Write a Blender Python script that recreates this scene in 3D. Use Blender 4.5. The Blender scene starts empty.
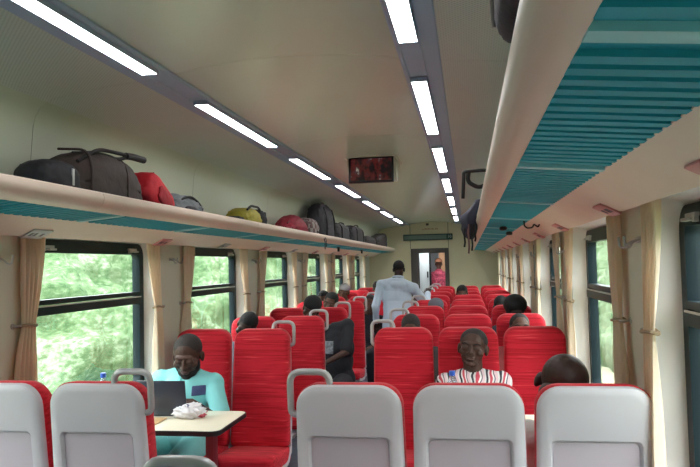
import bpy, bmesh, math, random
from mathutils import Vector, Matrix, Euler, noise
from mathutils.bvhtree import BVHTree
PI = math.pi
C = bpy.context.scene.collection
S = bpy.context.scene
S.view_settings.view_transform = 'Standard'
S.view_settings.look = 'None'
S.view_settings.gamma = 1
S.view_settings.use_curve_mapping = False
S.view_settings.exposure = 0.28
S.cycles.use_denoising = True
S.cycles.max_bounces = 10
S.cycles.diffuse_bounces = 6
S.cycles.transparent_max_bounces = 16
S.cycles.sample_clamp_indirect = 6

# ------------------------------------------------------------ materials
def rgb(r, g, b):
    f = lambda c: ((c / 255 + .055) / 1.055) ** 2.4 if c > 10 else c / 255 / 12.92
    return (f(r), f(g), f(b), 1)
MATS = {}
def mat(name, col, rough=.5, metal=0, spec=.5, var=0, scale=8, bump=0, bscale=60, stretch=None, emit=None, estr=1, coat=0, sheen=0):
    if name in MATS: return MATS[name]
    m = bpy.data.materials.new(name); m.use_nodes = True
    nt = m.node_tree; b = nt.nodes['Principled BSDF']
    b.inputs['Base Color'].default_value = col
    b.inputs['Roughness'].default_value = rough
    b.inputs['Metallic'].default_value = metal
    b.inputs['Specular IOR Level'].default_value = spec
    b.inputs['Coat Weight'].default_value = coat
    b.inputs['Sheen Weight'].default_value = sheen
    tc = nt.nodes.new('ShaderNodeTexCoord'); mp = nt.nodes.new('ShaderNodeMapping')
    nt.links.new(tc.outputs['Object'], mp.inputs[0])
    if stretch: mp.inputs['Scale'].default_value = stretch
    if var:
        n = nt.nodes.new('ShaderNodeTexNoise'); n.inputs['Scale'].default_value = scale; n.inputs['Detail'].default_value = 4
        nt.links.new(mp.outputs[0], n.inputs[0])
        cr = nt.nodes.new('ShaderNodeValToRGB')
        cr.color_ramp.elements[0].position = .3; cr.color_ramp.elements[1].position = .7
        cr.color_ramp.elements[0].color = [c * (1 - var) for c in col[:3]] + [1]
        cr.color_ramp.elements[1].color = [min(1, c * (1 + var)) for c in col[:3]] + [1]
        nt.links.new(n.outputs[0], cr.inputs[0]); nt.links.new(cr.outputs[0], b.inputs['Base Color'])
    if bump:
        n2 = nt.nodes.new('ShaderNodeTexNoise'); n2.inputs['Scale'].default_value = bscale; n2.inputs['Detail'].default_value = 3
        nt.links.new(mp.outputs[0], n2.inputs[0])
        bp = nt.nodes.new('ShaderNodeBump'); bp.inputs['Strength'].default_value = bump; bp.inputs['Distance'].default_value = .01
        nt.links.new(n2.outputs[0], bp.inputs['Height']); nt.links.new(bp.outputs[0], b.inputs['Normal'])
    if emit:
        b.inputs['Emission Color'].default_value = emit; b.inputs['Emission Strength'].default_value = estr
    MATS[name] = m
    return m

def streak_fabric(name, base, light, dark):
    m = bpy.data.materials.new(name); m.use_nodes = True
    nt = m.node_tree; b = nt.nodes['Principled BSDF']; b.inputs['Roughness'].default_value = .75
    b.inputs['Specular IOR Level'].default_value = .3
    b.inputs['Sheen Weight'].default_value = .15
    b.inputs['Sheen Tint'].default_value = (1, .5, .5, 1)
    tc = nt.nodes.new('ShaderNodeTexCoord'); mp = nt.nodes.new('ShaderNodeMapping')
    mp.inputs['Scale'].default_value = (2.2, 14, 55)
    nt.links.new(tc.outputs['Object'], mp.inputs[0])
    n = nt.nodes.new('ShaderNodeTexNoise'); n.inputs['Scale'].default_value = 1.6; n.inputs['Detail'].default_value = 3
    nt.links.new(mp.outputs[0], n.inputs[0])
    cr = nt.nodes.new('ShaderNodeValToRGB'); e = cr.color_ramp.elements
    e[0].position = .36; e[0].color = dark; e[1].position = .70; e[1].color = light
    k = cr.color_ramp.elements.new(.5); k.color = base
    k = cr.color_ramp.elements.new(.62); k.color = base
    nt.links.new(n.outputs[0], cr.inputs[0]); nt.links.new(cr.outputs[0], b.inputs['Base Color'])
    return m
RED = streak_fabric('red_streaked_fabric', rgb(200, 26, 46), rgb(224, 72, 80), rgb(172, 10, 28))
SHELL = mat('grey_plastic_shell', rgb(196, 192, 198), .42, var=.03, scale=3)
PANELM = mat('recess_panel_plastic', rgb(182, 172, 180), .5, var=.03, scale=3)
METAL = mat('brushed_steel_tube', rgb(186, 184, 186), .36, metal=.4)
DARKM = mat('dark_steel', rgb(60, 62, 68), .5, metal=.3)
CEIL = mat('satin_ceiling_panel', rgb(208, 218, 200), .24, var=.015, scale=2, spec=.5)  # green tint put into the colour for light reflected from the windows
CEIL2 = None
WALLM = mat('beige_wall_laminate', rgb(222, 220, 208), .5, var=.02, scale=2)
ENDW = mat('pale_yellow_laminate', rgb(224, 214, 180), .5, var=.03, scale=2)
WHITEP = mat('white_plastic_reveal', rgb(242, 244, 244), .4)
FASCIA = mat('cream_rack_moulding', rgb(218, 198, 184), .38, var=.03, scale=4)
TEAL = mat('teal_painted_grille', rgb(44, 152, 176), .6, spec=.2, var=.04, scale=6)
TEALL = mat('pale_teal_bar', rgb(130, 196, 210), .4)
FRAME = mat('blue_black_window_frame', rgb(20, 38, 44), .45, spec=.25)
CURT = mat('beige_curtain_cloth', rgb(250, 236, 220), .85, var=.08, scale=5, bump=.2, bscale=200)
GREYB = mat('grey_blue_light_channel', rgb(176, 190, 210), .6, spec=.2)
DIFF = mat('light_diffuser', (1, 1, 1, 1), .5, emit=(1, 1, 1, 1), estr=16)
FLOOR = mat('grey_blue_vinyl_floor', rgb(96, 100, 116), .5, var=.15, scale=30)
_nt = CURT.node_tree; _b = _nt.nodes['Principled BSDF']; _o = _nt.nodes['Material Output']
_tr = _nt.nodes.new('ShaderNodeBsdfTranslucent'); _tr.inputs[0].default_value = rgb(250, 232, 208)
_mx = _nt.nodes.new('ShaderNodeMixShader'); _mx.inputs[0].default_value = .42
_nt.links.new(_b.outputs[0], _mx.inputs[1]); _nt.links.new(_tr.outputs[0], _mx.inputs[2]); _nt.links.new(_mx.outputs[0], _o.inputs[0])
BLACK = mat('black_plastic', rgb(24, 25, 28), .45)
TABLE = mat('cream_laminate', rgb(232, 224, 202), .32, var=.02, scale=5)

def perforated():
    m = mat('perforated_ceiling_panel', rgb(186, 180, 168), .45)
    nt = m.node_tree; b = nt.nodes['Principled BSDF']
    tc = nt.nodes.new('ShaderNodeTexCoord')
    sep = nt.nodes.new('ShaderNodeSeparateXYZ'); nt.links.new(tc.outputs['Object'], sep.inputs[0])
    def wave(sock, k):
        a = nt.nodes.new('ShaderNodeMath'); a.operation = 'MULTIPLY'; a.inputs[1].default_value = k
        s = nt.nodes.new('ShaderNodeMath'); s.operation = 'SINE'
        nt.links.new(sock, a.inputs[0]); nt.links.new(a.outputs[0], s.inputs[0]); return s.outputs[0]
    mul = nt.nodes.new('ShaderNodeMath'); mul.operation = 'MULTIPLY'
    nt.links.new(wave(sep.outputs[0], 2 * PI / .018), mul.inputs[0]); nt.links.new(wave(sep.outputs[1], 2 * PI / .018), mul.inputs[1])
    cr = nt.nodes.new('ShaderNodeValToRGB')
    cr.color_ramp.elements[0].position = .25; cr.color_ramp.elements[0].color = rgb(212, 216, 204)  # same greenish tint, standing in for reflected window light
    cr.color_ramp.elements[1].position = .7; cr.color_ramp.elements[1].color = rgb(184, 186, 176)
    nt.links.new(mul.outputs[0], cr.inputs[0]); nt.links.new(cr.outputs[0], b.inputs['Base Color'])
    return m
PERF = perforated()

def glass_mat():
    m = bpy.data.materials.new('window_glass'); m.use_nodes = True
    nt = m.node_tree; nt.nodes.clear()
    o = nt.nodes.new('ShaderNodeOutputMaterial'); mx = nt.nodes.new('ShaderNodeMixShader')
    t = nt.nodes.new('ShaderNodeBsdfTransparent'); t.inputs[0].default_value = (.93, .97, .95, 1)
    g = nt.nodes.new('ShaderNodeBsdfGlossy'); g.inputs['Roughness'].default_value = .02
    lw = nt.nodes.new('ShaderNodeLayerWeight'); lw.inputs[0].default_value = .5
    pw = nt.nodes.new('ShaderNodeMath'); pw.operation = 'POWER'; pw.inputs[1].default_value = 5; nt.links.new(lw.outputs['Facing'], pw.inputs[0])
    f = nt.nodes.new('ShaderNodeMath'); f.operation = 'MULTIPLY_ADD'; f.inputs[1].default_value = .6; f.inputs[2].default_value = .03; nt.links.new(pw.outputs[0], f.inputs[0])
    nt.links.new(f.outputs[0], mx.inputs[0]); nt.links.new(t.outputs[0], mx.inputs[1]); nt.links.new(g.outputs[0], mx.inputs[2])
    nt.links.new(mx.outputs[0], o.inputs[0]); return m
GLASS = glass_mat()

# ------------------------------------------------------------ mesh helpers
def link(name, me, m=None, parent=None, smooth=None):
    o = bpy.data.objects.new(name, me); C.objects.link(o)
    if m: me.materials.append(m)
    if parent: o.parent = parent
    if smooth is not None:
        for p in me.polygons: p.use_smooth = True
        if smooth < 3:
            me.set_sharp_from_angle(angle=smooth)
    return o
def obj(name, bm, m, parent=None, smooth=.6, bevel=0, extra=None):
    bmesh.ops.recalc_face_normals(bm, faces=bm.faces[:])
    if bevel:
        es = [e for e in bm.edges if len(e.link_faces) == 2 and e.calc_face_angle(0) > .7]
        bmesh.ops.bevel(bm, geom=es, offset=bevel, segments=2, profile=.5, affect='EDGES', clamp_overlap=True)
    me = bpy.data.meshes.new(name); bm.to_mesh(me); bm.free()
    o = link(name, me, m, parent, smooth)
    for e in extra or []: me.materials.append(e)
    return o
def tag(o, label, cat, group=None):
    o['label'] = label; o['category'] = cat
    if group: o['group'] = group
    return o
def thing(name, label, cat, loc=(0, 0, 0), rz=0, group=None):
    o = bpy.data.objects.new(name, None); C.objects.link(o)
    o.location = loc; o.rotation_euler = (0, 0, rz); o.empty_display_size = .1
    return tag(o, label, cat, group)
def struct(o):
    o['kind'] = 'structure'; return o
def dup(root, loc, rz=None, label=None, group=None):
    r = root.copy(); C.objects.link(r); r.location = loc
    if rz is not None: r.rotation_euler = (0, 0, rz)
    if label: r['label'] = label
    if group: r['group'] = group
    for ch in list(root.children):
        c = ch.copy(); C.objects.link(c); c.parent = r
        for g in list(ch.children):
            d = g.copy(); C.objects.link(d); d.parent = c
    return r
def box(bm, x0, x1, y0, y1, z0, z1, M=None):
    vs = [bm.verts.new(Vector(p)) for p in ((x0,y0,z0),(x1,y0,z0),(x1,y1,z0),(x0,y1,z0),(x0,y0,z1),(x1,y0,z1),(x1,y1,z1),(x0,y1,z1))]
    if M:
        for v in vs: v.co = M @ v.co
    for f in ((0,3,2,1),(4,5,6,7),(0,1,5,4),(1,2,6,5),(2,3,7,6),(3,0,4,7)): bm.faces.new([vs[i] for i in f])
    return vs
def boxo(name, b, m, parent=None, bevel=.004):
    bm = bmesh.new(); box(bm, *b); return obj(name, bm, m, parent, bevel=bevel)
def loft(bm, rings, cap=True, closed=True):
    rs = [[bm.verts.new(p) for p in r] for r in rings]
    n = len(rs[0])
    for a, b in zip(rs, rs[1:]):
        for i in range(n if closed else n - 1):
            bm.faces.new([a[i], a[(i + 1) % n], b[(i + 1) % n], b[i]])
    if cap:
        bm.faces.new(rs[0][::-1]); bm.faces.new(rs[-1])
    return rs
def tube(bm, pts, r, n=10, close=False):
    pts = [Vector(p) for p in pts]; rings = []
    up = None
    for i, p in enumerate(pts):
        a = pts[i - 1] if i else (pts[-1] if close else p); b = pts[(i + 1) % len(pts)] if (i < len(pts) - 1 or close) else p
        t = (b - a).normalized()
        if up is None:
            up = Vector((0, 0, 1)) if abs(t.z) < .9 else Vector((1, 0, 0))
        s = t.cross(up).normalized(); up = s.cross(t).normalized()
        rr = r[i] if isinstance(r, (list, tuple)) else r
        rings.append([p + (s * math.cos(2 * PI * k / n) + up * math.sin(2 * PI * k / n)) * rr for k in range(n)])
    if close: rings.append(rings[0])
    loft(bm, rings, cap=not close)
    if close: bmesh.ops.remove_doubles(bm, verts=bm.verts[:], dist=1e-5)
def arc_path(pts, rad, seg=5):
    pts = [Vector(p) for p in pts]; out = [pts[0]]
    for i in range(1, len(pts) - 1):
        p, a, b = pts[i], pts[i - 1], pts[i + 1]
        r = min(rad, (a - p).length * .49, (b - p).length * .49)
        s = p + (a - p).normalized() * r; e = p + (b - p).normalized() * r
        for k in range(seg + 1):
            t = k / seg; out.append(s * (1 - t) ** 2 + p * 2 * t * (1 - t) + e * t * t)
    out.append(pts[-1]); return out
def rrect(w0, w1, h0, h1, r0, r1, n=6):
    """outline in (x,z): bottom half-width w0, top half-width w1, z from h0 to h1, corner radii r0 bottom / r1 top"""
    pts = []
    for cx, cz, r, a0, w in ((w0 - r0, h0 + r0, r0, -PI/2, w0), (w1 - r1, h1 - r1, r1, 0, w1), (-(w1 - r1), h1 - r1, r1, PI/2, w1), (-(w0 - r0), h0 + r0, r0, PI, w0)):
        for k in range(n + 1):
            a = a0 + PI / 2 * k / n
            pts.append((cx + r * math.cos(a), cz + r * math.sin(a)))
    return pts
def lathe(bm, prof, n=20, M=None):
    rings = []
    for r, z in prof:
        ring = [Vector((r * math.cos(2 * PI * k / n), r * math.sin(2 * PI * k / n), z)) for k in range(n)]
        if M: ring = [M @ v for v in ring]
        rings.append(ring)
    loft(bm, rings)

# ------------------------------------------------------------ carriage shell
W = 1.37; Y0, Y1 = -3.0, 14.93; WIN0 = 3.785; WP = 1.905; FZ0, FZ1 = .84, 1.82; HWD = .635
floor = struct(boxo('floor', (-1.46, 1.46, Y0, Y1 + 4, -.06, 0), FLOOR, bevel=0))

def build_wall(side, name, ks):
    bm = bmesh.new()
    x = side * W; d = side * .085
    zlo, zhi = 0.0, 1.85
    cells = []
    for k in ks:
        yc = WIN0 + k * WP; cells.append(yc)
    y_start = cells[0] - WP / 2; y_end = cells[-1] + WP / 2
    y_end = min(y_end, Y1)
    def P(y, z, xx=x): return bm.verts.new((xx, y, z))
    for i, yc in enumerate(cells):
        ya = yc - WP / 2; yb = min(yc + WP / 2, Y1)
        hw = HWD + .05
        out = rrect(hw, hw, FZ0 - .05, FZ1 + .06, .11, .11, 6)
        inn = rrect(HWD, HWD, FZ0, FZ1, .08, .08, 6)
        vo = [P(yc + a, z) for a, z in out]
        corners = [P(yb, zlo), P(yb, zhi), P(ya, zhi), P(ya, zlo)]
        n = 7
        for c in range(4):
            for j in range(6):
                bm.faces.new([vo[c * n + j], vo[c * n + j + 1], corners[c]])
            a = vo[c * n + 6]; b = vo[((c + 1) * n) % 28]
            bm.faces.new([a, b, corners[(c + 1) % 4], corners[c]])
    for ya, yb in ((Y0, y_start), (y_end, Y1)):
        if yb > ya + .01:
            bm.faces.new([P(ya, zlo), P(yb, zlo), P(yb, zhi), P(ya, zhi)])
    o = obj(name, bm, WALLM, smooth=None); struct(o)
    for i, yc in enumerate(cells):
        # the moulded white surround and the window
        bm = bmesh.new()
        n = 7
        hw = HWD + .05
        rings = []
        for t, xx in ((0, -.004), (.0, 0.0), (.45, .03), (.85, .075), (1, .12)):
            g = .05 * (1 - t); gz = .06 * (1 - t); gb = .05 * (1 - t)
            rings.append([Vector((x + side * xx, yc + a, z)) for a, z in rrect(HWD + g, HWD + g, FZ0 - gb, FZ1 + gz, .08 + .03 * (1 - t), .08 + .03 * (1 - t), 6)])
        loft(bm, rings, cap=False)
        # inner lip on the wall face
        lip0 = [Vector((x - side * .004, yc + a, z)) for a, z in rrect(hw + .012, hw + .012, FZ0 - .062, FZ1 + .072, .12, .12, 6)]
        loft(bm, [[Vector((v.x + side * .006, v.y, v.z)) for v in lip0], lip0, rings[0]], cap=False)
        w = obj('window_%d' % (ks[i] - ks[0] + 1 + (0 if side < 0 else 20)), bm, WHITEP, smooth=.7); struct(w)
        fx = x + side * .075
        fb = bmesh.new()
        def ring(g, xx): return [Vector((xx, yc + a, z)) for a, z in rrect(HWD - g, HWD - g, FZ0 + g, FZ1 - g, max(.08 - g * .6, .02), max(.08 - g * .6, .02), 6)]
        loft(fb, [ring(-.002, fx + side * .05), ring(-.002, fx), ring(.055, fx), ring(.06, fx + side * .02), ring(.06, fx + side * .05)], cap=False)
        # top header is deeper, double mullion
        box(fb, *sorted((fx - side * .002, fx + side * .045)), yc - HWD + .05, yc + HWD - .05, FZ1 - .068, FZ1 - .04)
        box(fb, *sorted((fx - side * .012, fx + side * .03)), yc - HWD + .05, yc + HWD - .05, 1.425, 1.472)
        box(fb, *sorted((fx - side * .002, fx + side * .045)), yc - HWD + .05, yc + HWD - .05, 1.478, 1.505)
        obj('window_frame', fb, FRAME, w, smooth=.7)
        gb = bmesh.new()
        gx = fx + side * .03
        box(gb, *sorted((gx, gx + side * .004)), yc - HWD + .055, yc + HWD - .055, FZ0 + .055, 1.43)
        obj('lower_pane', gb, GLASS, w, smooth=None)
        gb = bmesh.new()
        box(gb, *sorted((gx, gx + side * .004)), yc - HWD + .055, yc + HWD - .055, 1.50, FZ1 - .066)
        obj('upper_pane', gb, GLASS, w, smooth=None)
        rb = bmesh.new()
        box(rb, *sorted((fx - side * .014, fx - side * .010)), yc - HWD + .06, yc + HWD - .06, 1.468, 1.476)
        obj('mullion_strip', rb, METAL, w, smooth=None)
        for s in (-1, 1):
            lb = bmesh.new(); ly = yc + s * (HWD - .17)
            box(lb, *sorted((fx - side * .016, fx)), ly - .05, ly + .05, FZ1 - .044, FZ1 - .030)
            box(lb, *sorted((fx - side * .03, fx - side * .01)), ly - .012, ly + .05, FZ1 - .056, FZ1 - .045)
            box(lb, *sorted((fx - side * .018, fx)), ly - .045, ly - .025, FZ1 - .060, FZ1 - .035)
            obj('window_latch', lb, METAL, w, smooth=None, bevel=.002)
    return o
build_wall(-1, 'wall_left', [-2, -1, 0, 1, 2, 3, 4, 5])
build_wall(1, 'wall_right', [-2, -1, 0, 1, 2, 3, 4, 5])

# outer body behind the upper lining so that no light leaks
bm = bmesh.new()
prof = [(-1.52, 1.90), (-1.52, 2.2), (-1.3, 2.62), (0, 2.72), (1.3, 2.62), (1.52, 2.2), (1.52, 1.90)]
for (a, b) in zip(prof, prof[1:]):
    v = [bm.verts.new((a[0], Y0, a[1])), bm.verts.new((b[0], Y0, b[1])), bm.verts.new((b[0], Y1, b[1])), bm.verts.new((a[0], Y1, a[1]))]
    bm.faces.new(v)
bmesh.ops.remove_doubles(bm, verts=bm.verts[:], dist=1e-4)
struct(obj('trim_1', bm, DARKM, smooth=None))

# ceiling: centre panels, side coves, split at the seams
seams = [Y0] + [2.79 + 1.84 * k for k in range(-3, 7)] + [Y1]
def panels(name, prof, m, gap=.004, lipz=.012):
    bm = bmesh.new()
    for a, b in zip(seams, seams[1:]):
        if b - a < .05: continue
        ya, yb = a + gap / 2, b - gap / 2
        ring = lambda y, up: [Vector((x, y, z + up)) for x, z in prof]
        loft(bm, [ring(ya, lipz), ring(ya, 0), ring(yb, 0), ring(yb, lipz)], cap=False, closed=False)
    o = obj(name, bm, m, smooth=.5); struct(o); return o
cp = [(.487 * (i / 10), 2.487 + .045 * (1 - (i / 10) ** 2)) for i in range(-10, 11)]
panels('ceiling', cp, CEIL)
def cove(s):
    p = [(.645, 2.468), (.80, 2.456), (.95, 2.438), (1.04, 2.422), (1.09, 2.405), (1.125, 2.38), (1.148, 2.345), (1.16, 2.30), (1.168, 2.2), (1.18, 2.05), (1.195, 1.90), (1.2, 1.86)]
    return [(s * x, z) for x, z in p]
panels('trim_2', cove(-1)[:5], PERF); panels('trim_3', cove(1)[:5], PERF)
LINING = mat('pale_green_beige_lining', rgb(196, 200, 178), .4)
panels('trim_4', cove(-1)[4:], LINING); panels('trim_5', cove(1)[4:], LINING)

# light channels
for s, nm in ((-1, 'trim_6'), (1, 'trim_7')):
    bm = bmesh.new()
    pr = [(.485, 2.492), (.483, 2.478), (.489, 2.470), (.50, 2.470), (.505, 2.478), (.58, 2.478), (.584, 2.470), (.60, 2.464), (.632, 2.460), (.645, 2.459), (.650, 2.466), (.65, 2.475)]
    loft(bm, [[Vector((s * x, y, z)) for x, z in pr] for y in (Y0, Y1)], cap=False, closed=False)
    struct(obj(nm, bm, GREYB, smooth=.4))
lens = None
LB = 2.469
for s in (-1, 1):
    for k in range(-2, 6):
        ys = (3.22 if s < 0 else 3.06) + 1.84 * k; L = 1.28
        side = 'left' if s < 0 else 'right'
        ordn = ['farther behind the camera', 'overhead, nearest to the viewer', 'nearest full one', 'second one ahead', 'third one ahead', 'fourth one ahead', 'fifth one ahead', 'last one before the end wall'][k + 2]
        if k == -2: continue
        if lens is None:
            t = thing('ceiling_light', '', 'light', (s * .542, ys, LB))
            bm = bmesh.new(); box(bm, -.033, .033, 0, L, -.012, -.004); obj('diffuser', bm, DIFF, t, smooth=None)
            bm = bmesh.new(); box(bm, -.036, .036, 0, L, -.0045, .006)
            for q in ((-.037, -.033, 0, L), (.033, .037, 0, L), (-.037, .037, -.004, 0), (-.037, .037, L, L + .004)):
                box(bm, *q, -.0135, .006)
            obj('light_frame', bm, GREYB, t, smooth=None)
            lens = t
        else:
            t = dup(lens, (s * .542, ys, LB))
        t['label'] = 'lit white ceiling panel in the %s light strip, %s' % (side, ordn); t['group'] = 'ceiling lights in the two strips'

# end walls
bm = bmesh.new()
DX0, DX1, DZ = -.45, .32, 1.955
for q in ((-1.46, DX0, 0, 2.6), (DX1, 1.46, 0, 2.6), (DX0, DX1, DZ, 2.6)):
    box(bm, q[0], q[1], Y1, Y1 + .05, q[2], q[3])
we = struct(obj('wall_end', bm, ENDW, smooth=None))
struct(boxo('wall_back', (-1.46, 1.46, Y0 - .05, Y0, 0, 2.7), WALLM, bevel=0))
for i, xx in enumerate((-.475, .335)):
    struct(boxo('trim_%d' % (8 + i), (xx - .006, xx + .006, Y1 - .006, Y1, 1.97, 2.52), mat('brown_joint_strip', rgb(120, 118, 92), .5), bevel=0))
DOORF = mat('brown_grey_door_frame', rgb(88, 80, 76), .5)
bm = bmesh.new()
box(bm, DX0 - .02, DX0 + .13, Y1 - .02, Y1 + .06, 0, DZ + .01); box(bm, DX1 - .07, DX1 + .02, Y1 - .02, Y1 + .06, 0, DZ + .01)
box(bm, DX0 + .13, DX1 - .07, Y1 - .02, Y1 + .06, DZ - .09, DZ + .01)
struct(obj('door_1', bm, DOORF, bevel=.004))
# corridor beyond the doorway
CW = mat('white_corridor_laminate', rgb(214, 222, 226), .4)
OR = mat('tan_corridor_panel', rgb(206, 158, 118), .5, var=.05)
struct(boxo('wall_corridor_left', (-.62, -.56, Y1 + .06, 18.9, 0, 2.3), CW, bevel=0))
struct(boxo('wall_corridor_right', (.56, .62, Y1 + .06, 18.9, 0, 2.3), CW, bevel=0))
struct(boxo('wall_corridor_end', (-.62, .62, 18.9, 18.95, 0, 2.3), OR, bevel=0))
struct(boxo('ceiling_corridor', (-.62, .62, Y1 + .06, 18.95, 2.3, 2.34), CW, bevel=0))
bm = bmesh.new(); box(bm, -.36, -.14, 15.9, 15.94, 0.0, 2.02); d2 = struct(obj('door_2', bm, CW, bevel=.004))
bm = bmesh.new(); box(bm, -.14, -.095, 15.88, 15.96, 0.0, 2.02); box(bm, -.56, -.36, 15.88, 15.96, 0, 2.3)
box(bm, -.36, .56, 15.88, 15.96, 2.02, 2.3); obj('door_jamb', bm, BLACK, d2)
bm = bmesh.new(); box(bm, -.19, -.16, 15.86, 15.9, 1.32, 1.46); obj('door_handle', bm, BLACK, d2, bevel=.004)
bm = bmesh.new(); box(bm, -.03, .04, 16.9, 16.95, 0.0, 1.96); box(bm, .04, .56, 16.9, 16.95, 1.96, 2.3); box(bm, -.56, -.03, 16.9, 16.95, 0, 2.3)
d3 = struct(obj('door_3', bm, CW, bevel=.004))
t = thing('vestibule_fill_lamp', 'added round fill lamp on the vestibule ceiling beyond the doorway', 'light', (-.1, 15.5, 2.296))  # lamp added only to brighten the corridor beyond the doorway
bm = bmesh.new(); lathe(bm, [(.001, -.03), (.09, -.028), (.11, -.01), (.11, 0)], 20); obj('lamp_shade', bm, mat('fill_lamp_diffuser', (1, 1, 1, 1), emit=(1, 1, 1, 1), estr=80), t)
bm = bmesh.new(); lathe(bm, [(.112, -.012), (.125, -.01), (.125, .003), (.112, .003)], 20); obj('lamp_rim', bm, METAL, t)
t = dup(t, (-.1, 17.9, 2.296), label='added round fill lamp on the far corridor ceiling behind the second door')  # second added lamp, lights the far part of the corridor

# destination display over the door
t = thing('display_sign', 'long grey-green electronic display bar above the end doorway', 'sign', (-.1, Y1 - .04, 2.205))
bm = bmesh.new(); box(bm, -.52, .53, -.03, .04, -.065, .065); obj('sign_case', bm, mat('dark_green_case', rgb(38, 66, 60), .5), t, bevel=.006)
boxo('sign_face', (-.50, .40, -.034, -.028, -.045, .045), mat('grey_green_display', rgb(104, 128, 116), .35, var=.1, scale=30, stretch=(1, 1, 3)), t)
def text_mesh(s, size, ext=.002):
    cu = bpy.data.curves.new('t', 'FONT'); cu.body = s; cu.size = size; cu.extrude = ext; cu.align_x = 'CENTER'; cu.align_y = 'CENTER'
    o = bpy.data.objects.new('t', cu); C.objects.link(o)
    dg = bpy.context.evaluated_depsgraph_get()
    me = bpy.data.meshes.new_from_object(o.evaluated_get(dg)); bpy.data.objects.remove(o); return me
me = text_mesh('10', .085); o = link('sign_digits', me, mat('pale_sign_digits', rgb(190, 205, 200), .4), t)
o.location = (.465, -.033, 0); o.rotation_euler = (PI / 2, 0, 0)
random.seed(4)
t = thing('wall_lettering', 'faint reddish lettering on the end wall above the display bar', 'sign', (-.02, Y1 - .003, 2.385))
x = -.2
while x < .14:
    w_ = random.uniform(.018, .034); bm = bmesh.new(); box(bm, x, x + w_, -.002, .002, -.02, random.uniform(.0, .02)); x += w_ + random.choice((.008, .008, .02))
    obj('letter', bm, mat('faint_red_lettering', rgb(196, 160, 128), .5), t, smooth=None)
tag(boxo('ceiling_sensor', (-.13, -.07, Y1 - .05, Y1 - .002, 2.455, 2.5), mat('brown_sensor', rgb(90, 80, 70), .5), bevel=.01), 'small round brown fitting where the end wall meets the ceiling', 'sensor')

# ceiling monitor
t = thing('ceiling_monitor', 'small flip-down video screen hanging from the ceiling, dark red picture', 'monitor', (-.025, 5.62, 2.53))
T = Euler((-.14, 0, .0)).to_matrix().to_4x4()
bm = bmesh.new(); box(bm, -.185, .185, -.02, .02, -.215, .0, T); obj('monitor_bezel', bm, BLACK, t, bevel=.005)
bm = bmesh.new()
pts = [(-.02, .0), (-.02, -.06), (.05, -.185), (.09, -.2), (.35, -.02), (.35, .0)]
bm2 = bmesh.new(); loft(bm2, [[Vector((x_, y + .03, z)) for y, z in pts] for x_ in (-.2, .2)]); bm.free()
obj('monitor_housing', bm2, mat('cream_monitor_housing', rgb(196, 192, 172), .5), t, bevel=.006)
bm = bmesh.new(); box(bm, -.215, .215, -.07, -.035, -.004, .006); box(bm, -.215, -.2, -.07, .4, -.012, .004); box(bm, .2, .215, -.07, .4, -.012, .004); box(bm, -.215, .215, .39, .40, -.012, .004)
obj('mounting_frame', bm, mat('cream_monitor_housing', rgb(196, 192, 172), .5), t)
def screen_mat():
    m = bpy.data.materials.new('screen_picture'); m.use_nodes = True
    nt = m.node_tree; b = nt.nodes['Principled BSDF']; b.inputs['Roughness'].default_value = .25
    tc = nt.nodes.new('ShaderNodeTexCoord'); n = nt.nodes.new('ShaderNodeTexNoise'); n.inputs['Scale'].default_value = 11; n.inputs['Detail'].default_value = 4
    mp = nt.nodes.new('ShaderNodeMapping'); mp.inputs['Scale'].default_value = (1.6, 1, 1)
    nt.links.new(tc.outputs['Object'], mp.inputs[0]); nt.links.new(mp.outputs[0], n.inputs[0])
    cr = nt.nodes.new('ShaderNodeValToRGB'); e = cr.color_ramp.elements
    e[0].position = .42; e[0].color = rgb(14, 10, 16); e[1].position = .68; e[1].color = rgb(196, 190, 170)
    k = e.new(.53); k.color = rgb(92, 30, 28); k = e.new(.60); k.color = rgb(60, 40, 50)
    nt.links.new(n.outputs[0], cr.inputs[0]); nt.links.new(cr.outputs[0], b.inputs['Emission Color']); b.inputs['Emission Strength'].default_value = .55
    b.inputs['Base Color'].default_value = (0.01, .01, .01, 1)
    return m
bm = bmesh.new(); box(bm, -.168, .168, -.0225, -.0195, -.2, -.018, T); obj('monitor_screen', bm, screen_mat(), t, smooth=None)

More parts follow.
